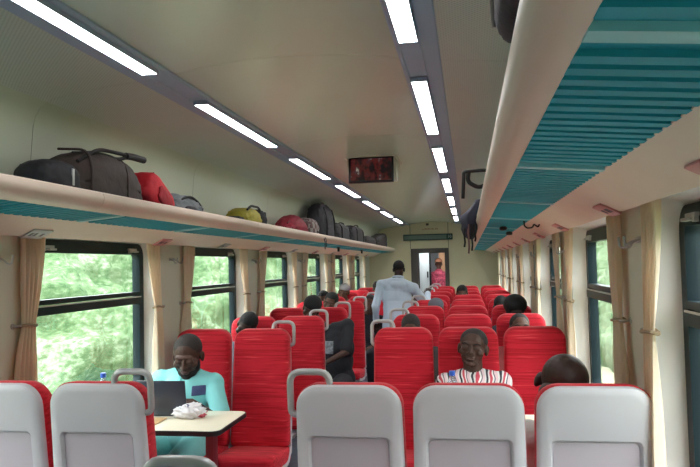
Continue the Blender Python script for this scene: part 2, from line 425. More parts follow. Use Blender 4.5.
# ------------------------------------------------------------ luggage racks
def rack(s, label):
    t = thing('luggage_rack', label, 'luggage rack', (0, 0, 0), 0, 'overhead luggage racks')
    bm = bmesh.new()
    pr = [(.822, 1.984), (.814, 1.988), (.807, 1.982), (.803, 1.962), (.808, 1.942), (.822, 1.926), (.845, 1.914), (.872, 1.908), (.877, 1.915), (.877, 1.924), (.85, 1.928), (.835, 1.94), (.824, 1.96)]
    fs = [-2.9, -.6, .52, 2.76, 5.0, 7.24, 9.48, 11.72, 13.9, 14.9]
    for a, b in zip(fs, fs[1:]):
        loft(bm, [[Vector((s * x, y, z)) for x, z in pr] for y in (a + .0015, b - .0015)])
    obj('fascia', bm, FASCIA, t, smooth=.5)
    bm = bmesh.new()
    def prism(y0, y1, h, dx=0):
        a = [(.872, 1.913 - h), (1.098, 1.893 - h), (1.098, 1.897), (.872, 1.917)]
        loft(bm, [[Vector((s * x, y, z)) for x, z in a] for y in (y0, y1)])
    y = -1.5
    bars = [.82 + 1.115 * k for k in range(-1, 13)]
    while y < 14.86:
        if not any(abs(y + .016 - b) < .045 for b in bars): prism(y, y + .034, .006)
        y += .0572
    prism(-2.9, 14.9, -.008)
    obj('grille', bm, TEAL, t, smooth=None)
    for b in bars:
        bm = bmesh.new(); prism(b - .021, b + .021, .008)
        obj('cross_bar', bm, TEALL, t, smooth=None)
    bm = bmesh.new()
    pr = [(1.095, 1.888), (1.14, 1.873), (1.2, 1.848), (1.245, 1.826), (1.268, 1.815), (1.276, 1.818), (1.278, 1.83), (1.30, 1.845), (1.37, 1.845), (1.37, 1.87), (1.22, 1.895), (1.10, 1.90)]
    loft(bm, [[Vector((s * x, y, z)) for x, z in pr] for y in (-2.9, 14.9)])
    obj('wall_moulding', bm, FASCIA, t, smooth=.5)
    # number plates on the moulding above each row of seats
    for i in range(-1, 11):
        yy = ([.6, 1.8, 2.93][i + 1] if i < 2 else 2.93 + 1.158 * (i - 1) + .19) if s < 0 else [.4, 1.52, 2.64][i + 1] if i < 2 else 2.64 + 1.158 * (i - 1) + .13
        bm = bmesh.new()
        A = Matrix.Translation((s * 1.236, yy, 1.829)) @ Euler((0, s * .46, 0)).to_matrix().to_4x4()
        box(bm, -.04, .04, -.075, .075, -.006, .008, A)
        pl = obj('number_plate', bm, mat('mauve_number_plate', rgb(196, 128, 130), .4) if i % 2 == 0 or s > 0 else mat('silver_number_plate', rgb(176, 178, 182), .3), t, bevel=.002)
        for yy2 in (-.05, -.02, .03):
            bm = bmesh.new(); box(bm, -.012, .014, yy2 - .009, yy2 + .009, -.0075, -.0055, A)
            obj('plate_mark', bm, mat('dark_plate_mark', rgb(84, 74, 92), .5), pl, smooth=None)
    return t
rack(-1, 'cream and teal luggage rack along the left wall, loaded with bags')
rack(1, 'cream and teal slatted luggage rack along the right wall, seen from below')
# two small black clips hanging under the far end of the left grille
for i, y in enumerate((9.3, 11.4)):
    bm = bmesh.new(); box(bm, -.012, .012, -.03, .03, -.06, .0); box(bm, -.02, .02, -.04, .04, -.012, .0)
    o = obj('rack_clip', bm, BLACK, bevel=.004); o.location = (-1.0, y, 1.895)
    tag(o, ['small black strap end hanging below the far left rack, nearer of two', 'small black strap end hanging below the far left rack, farther of two'][i], 'strap', 'strap ends under the left rack')

# ------------------------------------------------------------ curtains and hooks
def curtain(s, yc, near, label):
    """near: True hangs at the camera end of the window"""
    e = yc - HWD if near else yc + HWD
    top, tie, bot = ((-.20, -.01), (-.185, -.10), (-.24, -.10)) if near else ((-.17, .0), (-.055, .045), (-.07, .05))
    ztop, ztie, zbot = 1.838, 1.40, .60
    t = thing('curtain', label, 'curtain', (s * 1.335, e, 0), 0, 'beige window curtains')
    bm = bmesh.new(); rings = []
    rnd = random.Random(int(e * 100) + (s > 0) * 7)
    ph = [rnd.uniform(0, 6.28) for _ in range(3)]
    for j in range(25):
        z = ztop + (zbot - ztop) * j / 24
        if z > ztie:
            u = (ztop - z) / (ztop - ztie); u = u ** 1.6
            a = top[0] + (tie[0] - top[0]) * u; b = top[1] + (tie[1] - top[1]) * u
            amp = .014 * (1 - .5 * u)
        else:
            u = min(1, (ztie - z) / .28); u = math.sin(u * PI / 2)
            a = tie[0] + (bot[0] - tie[0]) * u; b = tie[1] + (bot[1] - tie[1]) * u
            amp = .009 + .009 * u
        ring = []
        N = 44
        for i in range(N + 1):
            v = i / N
            x = amp * math.sin(v * 2 * PI * 4.5 + ph[0] + .5 * math.sin(z * 3 + ph[1])) + .004 * math.sin(v * 31 + z * 5 + ph[2])
            ring.append(Vector((s * x, a + (b - a) * v, z)))
        rings.append(ring)
    loft(bm, rings, cap=False, closed=False)
    o = obj('cloth', bm, CURT, t, smooth=3.2)
    md = o.modifiers.new('s', 'SOLIDIFY'); md.thickness = .003
    bm = bmesh.new()
    yy = [tie[0] - .012, tie[1] + .012]
    pts = []
    for k in range(16):
        a = 2 * PI * k / 16; pts.append((s * .024 * math.cos(a), (yy[0] + yy[1]) / 2 + (yy[1] - yy[0]) / 2 * math.sin(a), ztie + .004 * math.sin(2 * a)))
    tube(bm, pts, .007, 6, close=True)
    ye = tie[0] - .01 if near else tie[1] + .01
    obj('tieback', bm, mat('tan_tieback', rgb(170, 148, 124), .7), t)
    bm = bmesh.new()
    sg = -1 if near else 1
    tube(bm, [(s * .034, ye + sg * .02, ztie), (s * .0, ye + sg * .02, ztie), (-s * .01, ye + sg * .012, ztie)], .006, 8)
    lathe(bm, [(.001, 0), (.014, .002), (.014, .006), (.001, .008)], 10, Matrix.Translation((s * .034, ye + sg * .02, ztie)) @ Euler((0, -s * PI / 2, 0)).to_matrix().to_4x4())
    obj('tieback_hook', bm, METAL, t)
ORD = ['first', 'second', 'third', 'fourth', 'fifth', 'sixth', 'seventh', 'eighth']
for k in range(0, 6):
    for near in (True, False):
        curtain(-1, WIN0 + k * WP, near, 'beige tied curtain on the left wall, %s side of the %s window' % ('near' if near else 'far', ORD[k]))
for k in range(-1, 6):
    for near in (True, False):
        if k == -1 and near: continue
        nm = 'nearest, partly cropped window' if k == -1 else ('%s fully visible window' % ORD[k])
        curtain(1, WIN0 + k * WP, near, 'beige tied curtain on the right wall, %s side of the %s' % ('near' if near else 'far', nm))
def hook(s, y, label):
    t = thing('coat_hook', label, 'hook', (s * (W - .001), y, 1.72), PI if s > 0 else 0, 'metal coat hooks between windows')
    bm = bmesh.new(); box(bm, 0, .005, -.045, .045, -.012, .012); obj('hook_plate', bm, METAL, t, bevel=.002)
    for q in (-.03, .03):
        bm = bmesh.new()
        tube(bm, arc_path([(.004, q, 0), (.035, q, -.012), (.045, q * 1.3, -.03), (.062, q * 1.5, -.028), (.066, q * 1.6, .012)], .012), .0045, 8)
        obj('hook_arm', bm, METAL, t)
for k in range(-1, 5):
    y = WIN0 + k * WP + WP / 2 + (-.03)
    if k == 5: continue
    hook(-1, y, 'steel coat hook on the left wall, %s from the near end' % ORD[k + 1])
for k in range(-1, 5):
    y = WIN0 + k * WP + WP / 2 + (0.0)
    hook(1, y - .09, 'steel coat hook on the right wall, %s from the near end' % ORD[k + 1])

# ------------------------------------------------------------ seats
def make_seat(handle):
    t = thing('passenger_seat', '', 'seat')
    # back plane: y=0 is the rear top face, faces -y; the back leans, the foot of the back sits forward
    ZB, ZT = .44, 1.221
    lean = lambda z: -.09 * (ZT - z) / (ZT - ZB)
    # cushion of the backrest
    bm = bmesh.new(); rings = []
    ol = lambda g, dz=0: rrect(.205 - g, .194 - g, ZB + g, ZT - g - dz, .03, .080 - g * .5, 7)
    for g, y, dz in ((.045, -.104, .012), (.022, -.102, .010), (.008, -.094, .008), (0, -.074, .003), (0, -.018, -.001), (.005, -.008, .001)):
        rings.append([Vector((x, y + lean(z) + (.006 * math.cos(x / .18 * 1.5) if g > .02 else 0), z)) for x, z in ol(g, dz)])
    loft(bm, rings)
    # side bolster dips
    obj('backrest', bm, RED, t, smooth=.9)
    # shell
    bm = bmesh.new()
    ols = lambda g: rrect(.205 - g, .1915 - g, .36 + g, ZT - .003 - g, .04, .082 - g * .5, 7)
    rec = lambda g: rrect(.156 - g, .150 - g, .52 + g, 1.035 - g, .02, .02, 7)
    rings = [[Vector((x, -.024 + lean(z), z)) for x, z in ols(0)]]
    for g, y in ((-.001, -.012), (.0, .0), (.004, .008), (.014, .014), (.03, .017)):
        rings.append([Vector((x, y + lean(z), z)) for x, z in ols(g)])
    for g, y in ((-.004, .0175), (.0, .016), (.008, -.001)):
        rings.append([Vector((x, y + lean(z), z)) for x, z in rec(g)])
    loft(bm, rings)
    o = obj('back_shell', bm, SHELL, t, smooth=.6)
    bm = bmesh.new()
    loft(bm, [[Vector((x, -.002 + lean(z), z)) for x, z in rec(.008)], [Vector((x, .0015 + lean(z), z)) for x, z in rec(.010)]])
    obj('recess_panel', bm, PANELM, o, smooth=.6)
    # seat cushion
    bm = bmesh.new(); rings = []
    def sq(g, z, yf=-.56):
        pts = rrect(.203 - g, .203 - g, 0, 0, 0, 0) if False else None
        out = []
        w = .203 - g; y0 = yf + g; y1 = -.10 - g * .2
        r = .05
        for cx, cy, a0 in ((w - r, y0 + r, -PI/2), (w - .02, y1 - .02, 0), (-(w - .02), y1 - .02, PI/2), (-(w - r), y0 + r, PI)):
            rr = r if a0 in (-PI/2, PI) else .02
            for k in range(7):
                a = a0 + PI / 2 * k / 6; out.append(Vector((cx + rr * math.cos(a), cy + rr * math.sin(a), z)))
        return out
    for g, z in ((.03, .36), (.004, .365), (0, .38), (0, .435), (.008, .452), (.03, .46), (.07, .463)):
        ring = sq(g, z)
        for v in ring: v.z += .012 * max(0, (-.3 - v.y)) / .25 - .02 * max(0, v.y + .25) / .15
        rings.append(ring)
    loft(bm, rings); obj('seat_cushion', bm, RED, t, smooth=.9)
    # side rails: the pale S-shaped edge from back down under the seat
    for s in (-1, 1):
        bm = bmesh.new(); rings = []
        path = arc_path([(0, -.03 + lean(.64), .64), (0, -.03 + lean(.58), .58), (0, -.125, .43), (0, -.19, .345), (0, -.42, .355), (0, -.55, .385)], .10, 6)
        for i, q in enumerate(path):
            a = path[max(i - 1, 0)]; b = path[min(i + 1, len(path) - 1)]
            tt = (b - a).normalized(); nn = Vector((0, -tt.z, tt.y))
            w = .012 if i else .004
            rings.append([q + nn * w + Vector((s * .200, 0, 0)), q + nn * w + Vector((s * .209, 0, 0)), q - nn * w + Vector((s * .209, 0, 0)), q - nn * w + Vector((s * .200, 0, 0))])
        loft(bm, rings); obj('side_rail', bm, SHELL, t, smooth=.5)
    # pan and legs
    boxo('seat_pan', (-.19, .19, -.5, -.12, .335, .365), SHELL, t, bevel=.01)
    for s in (-1, 1):
        bm = bmesh.new()
        box(bm, s * .13 - .018, s * .13 + .018, -.36, -.30, .03, .34); box(bm, s * .13 - .02, s * .13 + .02, -.50, -.12, 0, .03)
        obj('leg', bm, METAL, t, bevel=.006)
    if handle:
        bm = bmesh.new(); s = handle
        tube(bm, arc_path([(s * .068, -.03, 1.17), (s * .068, -.018, 1.264), (s * .216, -.018, 1.264), (s * .216, -.03, 1.108), (s * .17, -.035, 1.105)], .045, 6), .0125, 12)
        hd = obj('grab_handle', bm, METAL, t)
        bm = bmesh.new(); box(bm, s * .172 - .012, s * .172 + .018, -.05, -.02, 1.10, 1.126); obj('handle_clamp', bm, SHELL, hd, bevel=.004)
    return t
ROWS = [4.72 + 1.158 * k for k in range(8)]
SP = .425
XL = [-1.325 + SP * (i + .5) for i in range(2)]
XR = [.079 + SP * (i + .5) for i in range(3)]
plain = make_seat(0); hR = make_seat(1); hL = make_seat(-1)
used = set()
def seat(kind, x, y, rz, label, group):
    src = {0: plain, 1: hR, -1: hL}[kind]
    if kind in used: o = dup(src, (x, y, 0), rz, label, group)
    else:
        used.add(kind); o = src; o.location = (x, y, 0); o.rotation_euler = (0, 0, rz); o['label'] = label; o['group'] = group
    return o
RN = ['first', 'second', 'third', 'fourth', 'fifth', 'sixth', 'seventh', 'eighth']
for k, y in enumerate(ROWS):
    row = RN[k] + ' red row' if k < 7 else 'last red row by the end wall'
    g1, g2 = 'red seats left of the aisle', 'red seats right of the aisle'
    seat(0, XL[0], y, 0, 'red fabric seat at the left windows, ' + row, g1)
    seat(1, XL[1], y, 0, 'red seat with grab handle left of the aisle, ' + row, g1)
    seat(-1, XR[0], y, 0, 'red seat with grab handle right of the aisle, ' + row, g2)
    seat(0, XR[1], y, 0, 'red middle seat of the right-hand trio, ' + row, g2)
    seat(0, XR[2], y, 0, 'red fabric seat at the right windows, ' + row, g2)
YA = 2.47
seat(0, XL[0], YA, PI, 'grey-backed seat at the left edge of the photo, nearest row', 'grey-backed seats nearest the camera')
seat(-1, XL[1], YA, PI, 'grey-backed seat with grab handle left of the aisle, nearest row', 'grey-backed seats nearest the camera')
seat(1, XR[0], YA, PI, 'grey-backed seat with grab handle right of the aisle, nearest row', 'grey-backed seats nearest the camera')
seat(0, XR[1], YA, PI, 'grey-backed middle seat, in front of the man in the striped shirt', 'grey-backed seats nearest the camera')
seat(0, XR[2], YA, PI, 'grey-backed seat by the right window with a bald head above it', 'grey-backed seats nearest the camera')
seat(1, XR[0], 1.315, PI, 'seat by the camera, only its steel grab handle shows at the bottom edge', None)

# ------------------------------------------------------------ tables
def table(name_label, x_wall, x_end, z=.79):
    s = 1 if x_wall > 0 else -1
    t = thing('bay_table', name_label, 'table', (0, 0, 0), 0, 'cream topped bay tables')
    y0, y1 = 3.52, 4.035
    def outline(g):
        a, b = x_wall - s * g, x_end + s * g
        r = .05; pts = []
        ex = b; wx = a
        # corner arcs at the aisle end, square at the wall
        for cy, a0 in ((y0 + g + r, -PI / 2), (y1 - g - r, 0)):
            for k in range(7):
                an = a0 + PI / 2 * k / 6
                pts.append((ex + s * r - s * r * math.cos(an), cy + r * math.sin(an)))
        pts.append((wx, y1 - g)); pts.append((wx, y0 + g))
        return pts
    bm = bmesh.new(); loft(bm, [[Vector((x, y, zz)) for x, y in outline(g)] for zz, g in ((z - .028, .004), (z - .024, 0), (z - .004, 0), (z - .001, .002))])
    obj('table_edge', bm, BLACK, t, smooth=.5)
    bm = bmesh.new(); loft(bm, [[Vector((x, y, zz)) for x, y in outline(g)] for zz, g in ((z - .006, .006), (z, .006), (z + .0008, .008))])
    obj('table_top', bm, TABLE, t, smooth=.5)
    px = x_end + s * .09
    bm = bmesh.new(); box(bm, px - .022, px + .022, 3.62, 3.70, .02, z - .026); obj('leg', bm, mat('dark_red_post', rgb(120, 24, 34), .4), t, bevel=.006)
    bm = bmesh.new(); box(bm, px - .05, px + .05, 3.54, 3.80, 0, .02); obj('foot', bm, DARKM, t, bevel=.006)
    return t
table('cream table with dark edge on the left, in front of the man with the laptop', -1.366, -.59)
table('cream table on the right, mostly hidden behind the grey seat backs', 1.366, .52)

def bottle(x, y, z, label):
    t = thing('water_bottle', label, 'bottle', (x, y, z))
    bm = bmesh.new()
    lathe(bm, [(.002, 0), (.034, .001), (.038, .008), (.038, .05), (.035, .056), (.038, .062), (.038, .11), (.035, .116), (.038, .122), (.038, .19), (.034, .215), (.02, .245), (.0135, .258), (.0135, .272)], 20)
    obj('bottle_body', bm, PET, t, smooth=1)
    bm = bmesh.new(); lathe(bm, [(.002, .292), (.014, .292), (.0155, .289), (.0155, .268), (.013, .267)], 20)
    obj('bottle_cap', bm, mat('blue_cap', rgb(40, 90, 200), .4), t)
    bm = bmesh.new(); lathe(bm, [(.0385, .125), (.0388, .126), (.0388, .186), (.0385, .187)], 20)
    obj('bottle_label', bm, mat('pale_blue_wrapper', rgb(170, 200, 225), .4), t)
PET = bpy.data.materials.new('clear_bottle_plastic'); PET.use_nodes = True
_b = PET.node_tree.nodes['Principled BSDF']; _b.inputs['Base Color'].default_value = (.8, .88, .95, 1); _b.inputs['Roughness'].default_value = .12; _b.inputs['Transmission Weight'].default_value = .75; _b.inputs['IOR'].default_value = 1.2
bottle(.632, 3.70, .791, 'clear water bottle with blue cap beside the man in the striped shirt')
bottle(-1.285, 3.60, .791, 'water bottle with blue cap by the left window, only the cap showing over the seats')

# laptop
t = thing('laptop', 'open dark laptop seen from behind its lid on the left table', 'laptop', (-1.075, 3.90, .791), 0)
bm = bmesh.new(); A = Matrix.Translation((0, -.01, .008)) @ Euler((.14, 0, 0)).to_matrix().to_4x4()
box(bm, -.150, .150, -.004, .004, 0, .205, A); obj('laptop_lid', bm, mat('dark_slate_laptop', rgb(44, 52, 66), .35), t, bevel=.003)
bm = bmesh.new(); box(bm, -.144, .144, .0045, .0055, .008, .197, A); obj('laptop_screen', bm, mat('laptop_screen_lit', rgb(20, 20, 26), .2, emit=(.7, .85, 1, 1), estr=.5), t, smooth=None)
bm = bmesh.new(); box(bm, -.150, .150, -.008, .19, 0, .014); obj('laptop_base', bm, mat('dark_slate_laptop', rgb(44, 52, 66), .35), t, bevel=.003)
t.location = (-1.055, 3.87, .791)
# brown folder
o = boxo('paper_folder', (-.12, .09, -.08, .09, 0, .006), mat('tan_card', rgb(206, 168, 122), .6, var=.05), bevel=.002)
o.location = (-1.09, 3.71, .7915); o.rotation_euler = (0, 0, .03); tag(o, 'flat tan card folder on the left table in front of the laptop', 'folder')

# ------------------------------------------------------------ soft bags
def blob(size, p=2.6, seed=0, amp=.02, fscale=6, sub=4, flat=.12, taper=0, sag=0):
    bm = bmesh.new(); bmesh.ops.create_cube(bm, size=2)
    bmesh.ops.subdivide_edges(bm, edges=bm.edges[:], cuts=2 ** sub - 1, use_grid_fill=True)
    for v in bm.verts:
        c = v.co; m = (abs(c.x) ** p + abs(c.y) ** p + abs(c.z) ** p) ** (1 / p)
        d = c / m
        n = noise.fractal(Vector((d.x * fscale * size[0] * 4, d.y * fscale * size[1] * 4, d.z * fscale * size[2] * 4)) + Vector((seed * 7.1, seed * 3.3, 0)), 1, 2, 4)
        k = 1 + n * amp / max(min(size), .04)
        x, y, z = d.x * size[0] / 2 * k, d.y * size[1] / 2 * k, d.z * size[2] / 2 * k
        if taper: x *= 1 - taper * max(0, d.z); y *= 1 - taper * max(0, d.z)
        if sag: z -= sag * (abs(d.y) ** 2) * size[2] * (1 if d.z > 0 else 0)
        z = max(z, -size[2] / 2 * (1 - flat))
        v.co = (x, y, z + size[2] / 2 * (1 - flat))
    return bm
def cloth_mat(name, col, **k): return mat(name, col, .75, var=.18, scale=14, bump=.35, bscale=30, **k)
RZ = 1.9145
V0 = Vector
BROWN = cloth_mat('brown_black_canvas', rgb(60, 48, 46))
DKBAG = cloth_mat('black_nylon', rgb(34, 32, 38))
STRAP = mat('dark_webbing', rgb(30, 28, 30), .7)
def zp(z, x): return RZ - (abs(x) - .872) * .088 + z
# the long duffel
BX = -.99
def bag(kind, label, y, cat='bag'): return thing(kind, label, cat, (BX, y, RZ - .006), 0)
t = bag('duffel_bag', 'long dark brown duffel bag at the near end of the left rack', 3.0)
bm = blob((.24, .70, .285), p=3.4, seed=1, amp=.008, flat=.06, sag=.20)
for v in bm.verts: v.co.z *= 1 + .06 * math.cos(v.co.y / .35 * 1.5)
obj('bag_body', bm, BROWN, t, smooth=3.2)
bm = blob((.22, .26, .215), p=3.0, seed=5, amp=.008, flat=.06); bmesh.ops.translate(bm, verts=bm.verts[:], vec=(0, -.36, 0))
obj('end_pocket', bm, DKBAG, t, smooth=3.2)
for yy in (-.22, .10):
    bm = bmesh.new(); tube(bm, arc_path([(.120, yy, .03), (.121, yy, .20), (.09, yy + .01, .275), (-.05, yy + .01, .285)], .06), .006, 6)
    obj('webbing', bm, BROWN, t)
bm = bmesh.new()
tube(bm, arc_path([(.08, -.27, .215), (.09, -.12, .292), (.10, .10, .300), (.10, .26, .302)], .06), .009, 8)
tube(bm, arc_path([(.08, -.02, .270), (.09, .06, .268), (.10, .16, .298), (.10, .30, .300)], .06), .009, 8)
obj('carry_handle', bm, STRAP, t)
bm = bmesh.new(); tube(bm, arc_path([(.10, .12, .295), (.10, .19, .301), (.10, .31, .302)], .02), .017, 10); obj('handle_grip', bm, STRAP, t)
bm = bmesh.new(); tube(bm, [(.05, -.26, .258), (.05, -.1, .285), (.05, .1, .285), (.05, .27, .25)], .004, 6); obj('zip', bm, STRAP, t)
bm = bmesh.new(); box(bm, .106, .113, -.36, -.345, .10, .17); obj('side_buckle', bm, METAL, t, bevel=.002)
# red bag, tilted
t = bag('red_bag', 'small red bag tilted against the end of the brown duffel on the left rack', 3.52)
A = Euler((-.50, 0, 0)).to_matrix()
bm = blob((.20, .33, .185), p=5, seed=2, amp=.005, flat=.0)
for v in bm.verts: v.co = A @ v.co; v.co.z += .045
for v in bm.verts: v.co.z = max(v.co.z, 0.0)
obj('bag_body', bm, cloth_mat('red_canvas', rgb(186, 22, 40)), t, smooth=3.2)
bm = blob((.03, .17, .09), p=4, seed=4, amp=.004, flat=.0)
for v in bm.verts: v.co = A @ (v.co + V0((.10, -.01, .05))); v.co.z += .035
obj('front_pocket', bm, cloth_mat('dark_red_canvas', rgb(150, 16, 32)), t, smooth=3.2)
bm = bmesh.new(); tube(bm, [A @ V0((.06, -.12, .185)) + V0((0, 0, .045)), A @ V0((.06, 0, .188)) + V0((0, 0, .045)), A @ V0((.06, .13, .183)) + V0((0, 0, .045))], .004, 6); obj('zip', bm, STRAP, t)
# grey bag
t = bag('grey_backpack', 'grey soft bag lying behind the red bag on the left rack', 3.95)
bm = blob((.22, .54, .20), p=2.4, seed=3, amp=.02, flat=.1); obj('bag_body', bm, cloth_mat('grey_nylon', rgb(104, 108, 112)), t, smooth=3.2)
bm = bmesh.new(); tube(bm, arc_path([(.07, -.2, .1), (.09, -.1, .165), (.09, .02, .175), (.09, .14, .14), (.08, .2, .1)], .05), .007, 6); obj('drawstring', bm, STRAP, t)
bm = blob((.05, .16, .085), p=3, seed=9, amp=.003, flat=.05); bmesh.ops.translate(bm, verts=bm.verts[:], vec=(.105, -.05, .03)); obj('side_pocket', bm, DKBAG, t, smooth=3.2)
t = bag('dark_pouch', 'low dark pouch on the left rack before the yellow bag', 4.48)
bm = blob((.14, .22, .08), p=2.5, seed=6, amp=.01, flat=.1); obj('bag_body', bm, DKBAG, t, smooth=3.2)
bm = bmesh.new(); tube(bm, [(.03, -.08, .067), (.03, 0, .075), (.03, .08, .065)], .003, 6); obj('zip', bm, METAL, t)
t = bag('yellow_bag', 'mustard yellow bag with black ends on the left rack', 5.22)
bm = blob((.22, .46, .215), p=3, seed=7, amp=.014, flat=.08, sag=.15); obj('bag_body', bm, cloth_mat('mustard_canvas', rgb(158, 146, 52)), t, smooth=3.2)
bm = blob((.19, .16, .13), p=2.8, seed=8, amp=.012, flat=.06); bmesh.ops.translate(bm, verts=bm.verts[:], vec=(0.0, -.27, 0)); obj('end_panel', bm, DKBAG, t, smooth=3.2)
bm = blob((.225, .12, .215), p=3.4, seed=8, amp=.012, flat=.06); bmesh.ops.translate(bm, verts=bm.verts[:], vec=(0.004, .21, 0)); obj('end_panel', bm, DKBAG, t, smooth=3.2)
bm = bmesh.new(); tube(bm, arc_path([(.08, -.16, .18), (.09, -.10, .215), (.09, .10, .216), (.08, .18, .19)], .05), .009, 6); obj('carry_handle', bm, STRAP, t)
t = bag('crimson_bag', 'faded crimson holdall with a peaked top on the left rack', 6.72)
bm = blob((.24, .86, .26), p=2.4, seed=10, amp=.015, flat=.08, sag=.35); obj('bag_body', bm, cloth_mat('crimson_canvas', rgb(150, 34, 54)), t, smooth=3.2)
bm = bmesh.new(); tube(bm, [(.05, -.36, .15), (.05, -.12, .222), (.05, .1, .222), (.05, .36, .14)], .005, 6); obj('zip', bm, STRAP, t)
t = bag('plaid_bag', 'grey checked bag with dangling strings before the tall black backpack', 7.38)
def plaid():
    m = mat('grey_brown_check', rgb(110, 106, 104), .8)
    nt = m.node_tree; b = nt.nodes['Principled BSDF']
    tc = nt.nodes.new('ShaderNodeTexCoord'); ch = nt.nodes.new('ShaderNodeTexChecker'); ch.inputs['Scale'].default_value = 14
    ch.inputs['Color1'].default_value = rgb(128, 122, 118); ch.inputs['Color2'].default_value = rgb(84, 56, 56)
    nt.links.new(tc.outputs['Object'], ch.inputs[0]); nt.links.new(ch.outputs[0], b.inputs['Base Color']); return m
bm = blob((.22, .55, .27), p=2.8, seed=11, amp=.015, flat=.07); obj('bag_body', bm, plaid(), t, smooth=3.2)
bm = bmesh.new(); tube(bm, [(.10, .0, .12), (.172, .02, .085), (.192, .04, .0), (.187, .06, -.08)], .006, 6); obj('drawstring', bm, STRAP, t)
bm = bmesh.new(); tube(bm, [(.10, .1, .12), (.174, .10, .085), (.193, .10, .02), (.189, .13, -.05)], .005, 6); obj('drawstring', bm, STRAP, t)
t = bag('black_backpack', 'tall black backpack standing upright on the left rack', 8.1, 'backpack')
bm = blob((.25, .80, .49), p=3, seed=12, amp=.015, flat=.06, taper=.08); obj('bag_body', bm, DKBAG, t, smooth=3.2)
bm = blob((.10, .5, .22), p=3, seed=13, amp=.01, flat=.06); bmesh.ops.translate(bm, verts=bm.verts[:], vec=(.085, .02, .03)); obj('front_pocket', bm, cloth_mat('charcoal_nylon', rgb(48, 46, 54)), t, smooth=3.2)
bm = bmesh.new(); tube(bm, arc_path([(.02, -.08, .445), (.03, -.06, .485), (.03, .06, .485), (.02, .08, .445)], .03), .008, 6); obj('top_loop', bm, STRAP, t)
for q in (-.22, .24):
    bm = bmesh.new(); tube(bm, arc_path([(.09, q, .42), (.13, q, .27), (.125, q, .06)], .06), .010, 6); obj('shoulder_strap', bm, STRAP, t)
for i, (y, ln_, h_, lab) in enumerate(((9.15, 1.15, .30, 'black holdall right behind the tall backpack on the left rack'), (10.4, 1.25, .33, 'second black holdall on the left rack, with the flatter top'))):
    t = bag('black_holdall', lab, y)
    bm = blob((.25, ln_, h_), p=4, seed=14 + i, amp=.012, flat=.05, sag=.08); obj('bag_body', bm, DKBAG, t, smooth=3.2)
    for yy in (-.3, .3):
        bm = bmesh.new(); tube(bm, arc_path([(.127, yy, .02), (.128, yy, h_ * .8), (.06, yy, h_ * .965), (-.08, yy, h_ * .96)], .05), .009, 6); obj('webbing', bm, STRAP, t)
    bm = bmesh.new(); tube(bm, arc_path([(.06, -.2, h_ * .95), (.07, -.12, h_ * 1.02), (.07, .12, h_ * 1.02), (.06, .2, h_ * .95)], .05), .009, 6); obj('carry_handle', bm, STRAP, t)
t = bag('low_bag', 'low black bag between the holdalls and the last bag on the left rack', 11.85)
bm = blob((.24, 1.3, .235), p=3.6, seed=25, amp=.012, flat=.05); obj('bag_body', bm, cloth_mat('black_brown_canvas', rgb(40, 34, 34)), t, smooth=3.2)
bm = bmesh.new(); tube(bm, [(.05, -.5, .2), (.05, 0, .226), (.05, .5, .2)], .006, 6); obj('zip', bm, METAL, t)
t = bag('slanted_bag', 'black bag with a slanting top at the far end of the left rack', 13.45)
bm = blob((.25, 1.6, .41), p=4, seed=15, amp=.012, flat=.05)
for v in bm.verts: v.co.z *= .80 + .20 * (v.co.y / .8)
obj('bag_body', bm, cloth_mat('black_brown_canvas', rgb(40, 34, 34)), t, smooth=3.2)
bm = bmesh.new(); tube(bm, arc_path([(.128, .3, .02), (.13, .3, .26), (.05, .3, .315), (-.08, .3, .31)], .05), .014, 6); obj('webbing', bm, cloth_mat('grey_webbing', rgb(90, 90, 98)), t)
# right rack
t = thing('black_satchel', 'dark bag with a pale strap on the near end of the right rack', 'bag', (.886, .865, 1.992), 0)
bm = blob((.205, .60, .20), p=7, seed=16, amp=.004, flat=.02); obj('bag_body', bm, cloth_mat('plum_black_nylon', rgb(58, 48, 60)), t, smooth=3.2)
bm = blob((.03, .30, .10), p=5, seed=17, amp=.003, flat=.0); bmesh.ops.translate(bm, verts=bm.verts[:], vec=(-.113, .135, .145)); obj('side_pocket', bm, DKBAG, t, smooth=3.2)
bm = bmesh.new(); tube(bm, [(-.104, .29, .16), (-.104, .285, .11), (-.100, .293, .045)], .004, 6); obj('strap', bm, mat('pale_strap', rgb(190, 184, 180), .5), t)
t = thing('looped_strap_bag', 'black bag strap looping off the right rack into the aisle', 'bag', (.9, 3.6, 1.912), 0)
bm = blob((.17, .6, .20), p=3, seed=18, amp=.01, flat=.05); bmesh.ops.translate(bm, verts=bm.verts[:], vec=(.04, .0, .0)); obj('bag_body', bm, DKBAG, t, smooth=3.2)
bm = bmesh.new()
tube(bm, arc_path([(-.02, .03, .19), (-.067, .0, .207), (-.174, .0, .203), (-.183, .0, .065)], .012), .009, 8)
tube(bm, arc_path([(-.150, .0, .20), (-.158, .0, .15), (-.10, .0, .115), (-.05, .0, .14), (-.02, .03, .17)], .05), .011, 8)
obj('shoulder_strap', bm, STRAP, t)
t = thing('hanging_backpack', 'dark backpack hanging down from the right rack edge with loose straps', 'backpack', (.752, 5.4, 1.885), 0)
def hang():
    bm = bmesh.new(); rings = []
    spec = [(.075, .245, .02, .03), (.06, .20, .03, .035), (.035, .16, .04, .04), (.0, .12, .055, .055), (-.010, .08, .062, .075), (-.005, .02, .058, .08), (.005, -.03, .045, .06), (.01, -.06, .02, .03)]
    for (x, z, rx, ry) in spec:
        rings.append([V0((x + rx * math.cos(a) * (1 + .22 * math.sin(3 * a + z * 30)), ry * math.sin(a) * (1 + .2 * math.cos(4 * a + z * 19)), z)) for a in [2 * PI * i / 22 for i in range(22)]])
    loft(bm, rings); return bm
obj('bag_body', hang(), cloth_mat('navy_black_nylon', rgb(44, 44, 62)), t, smooth=3.2)
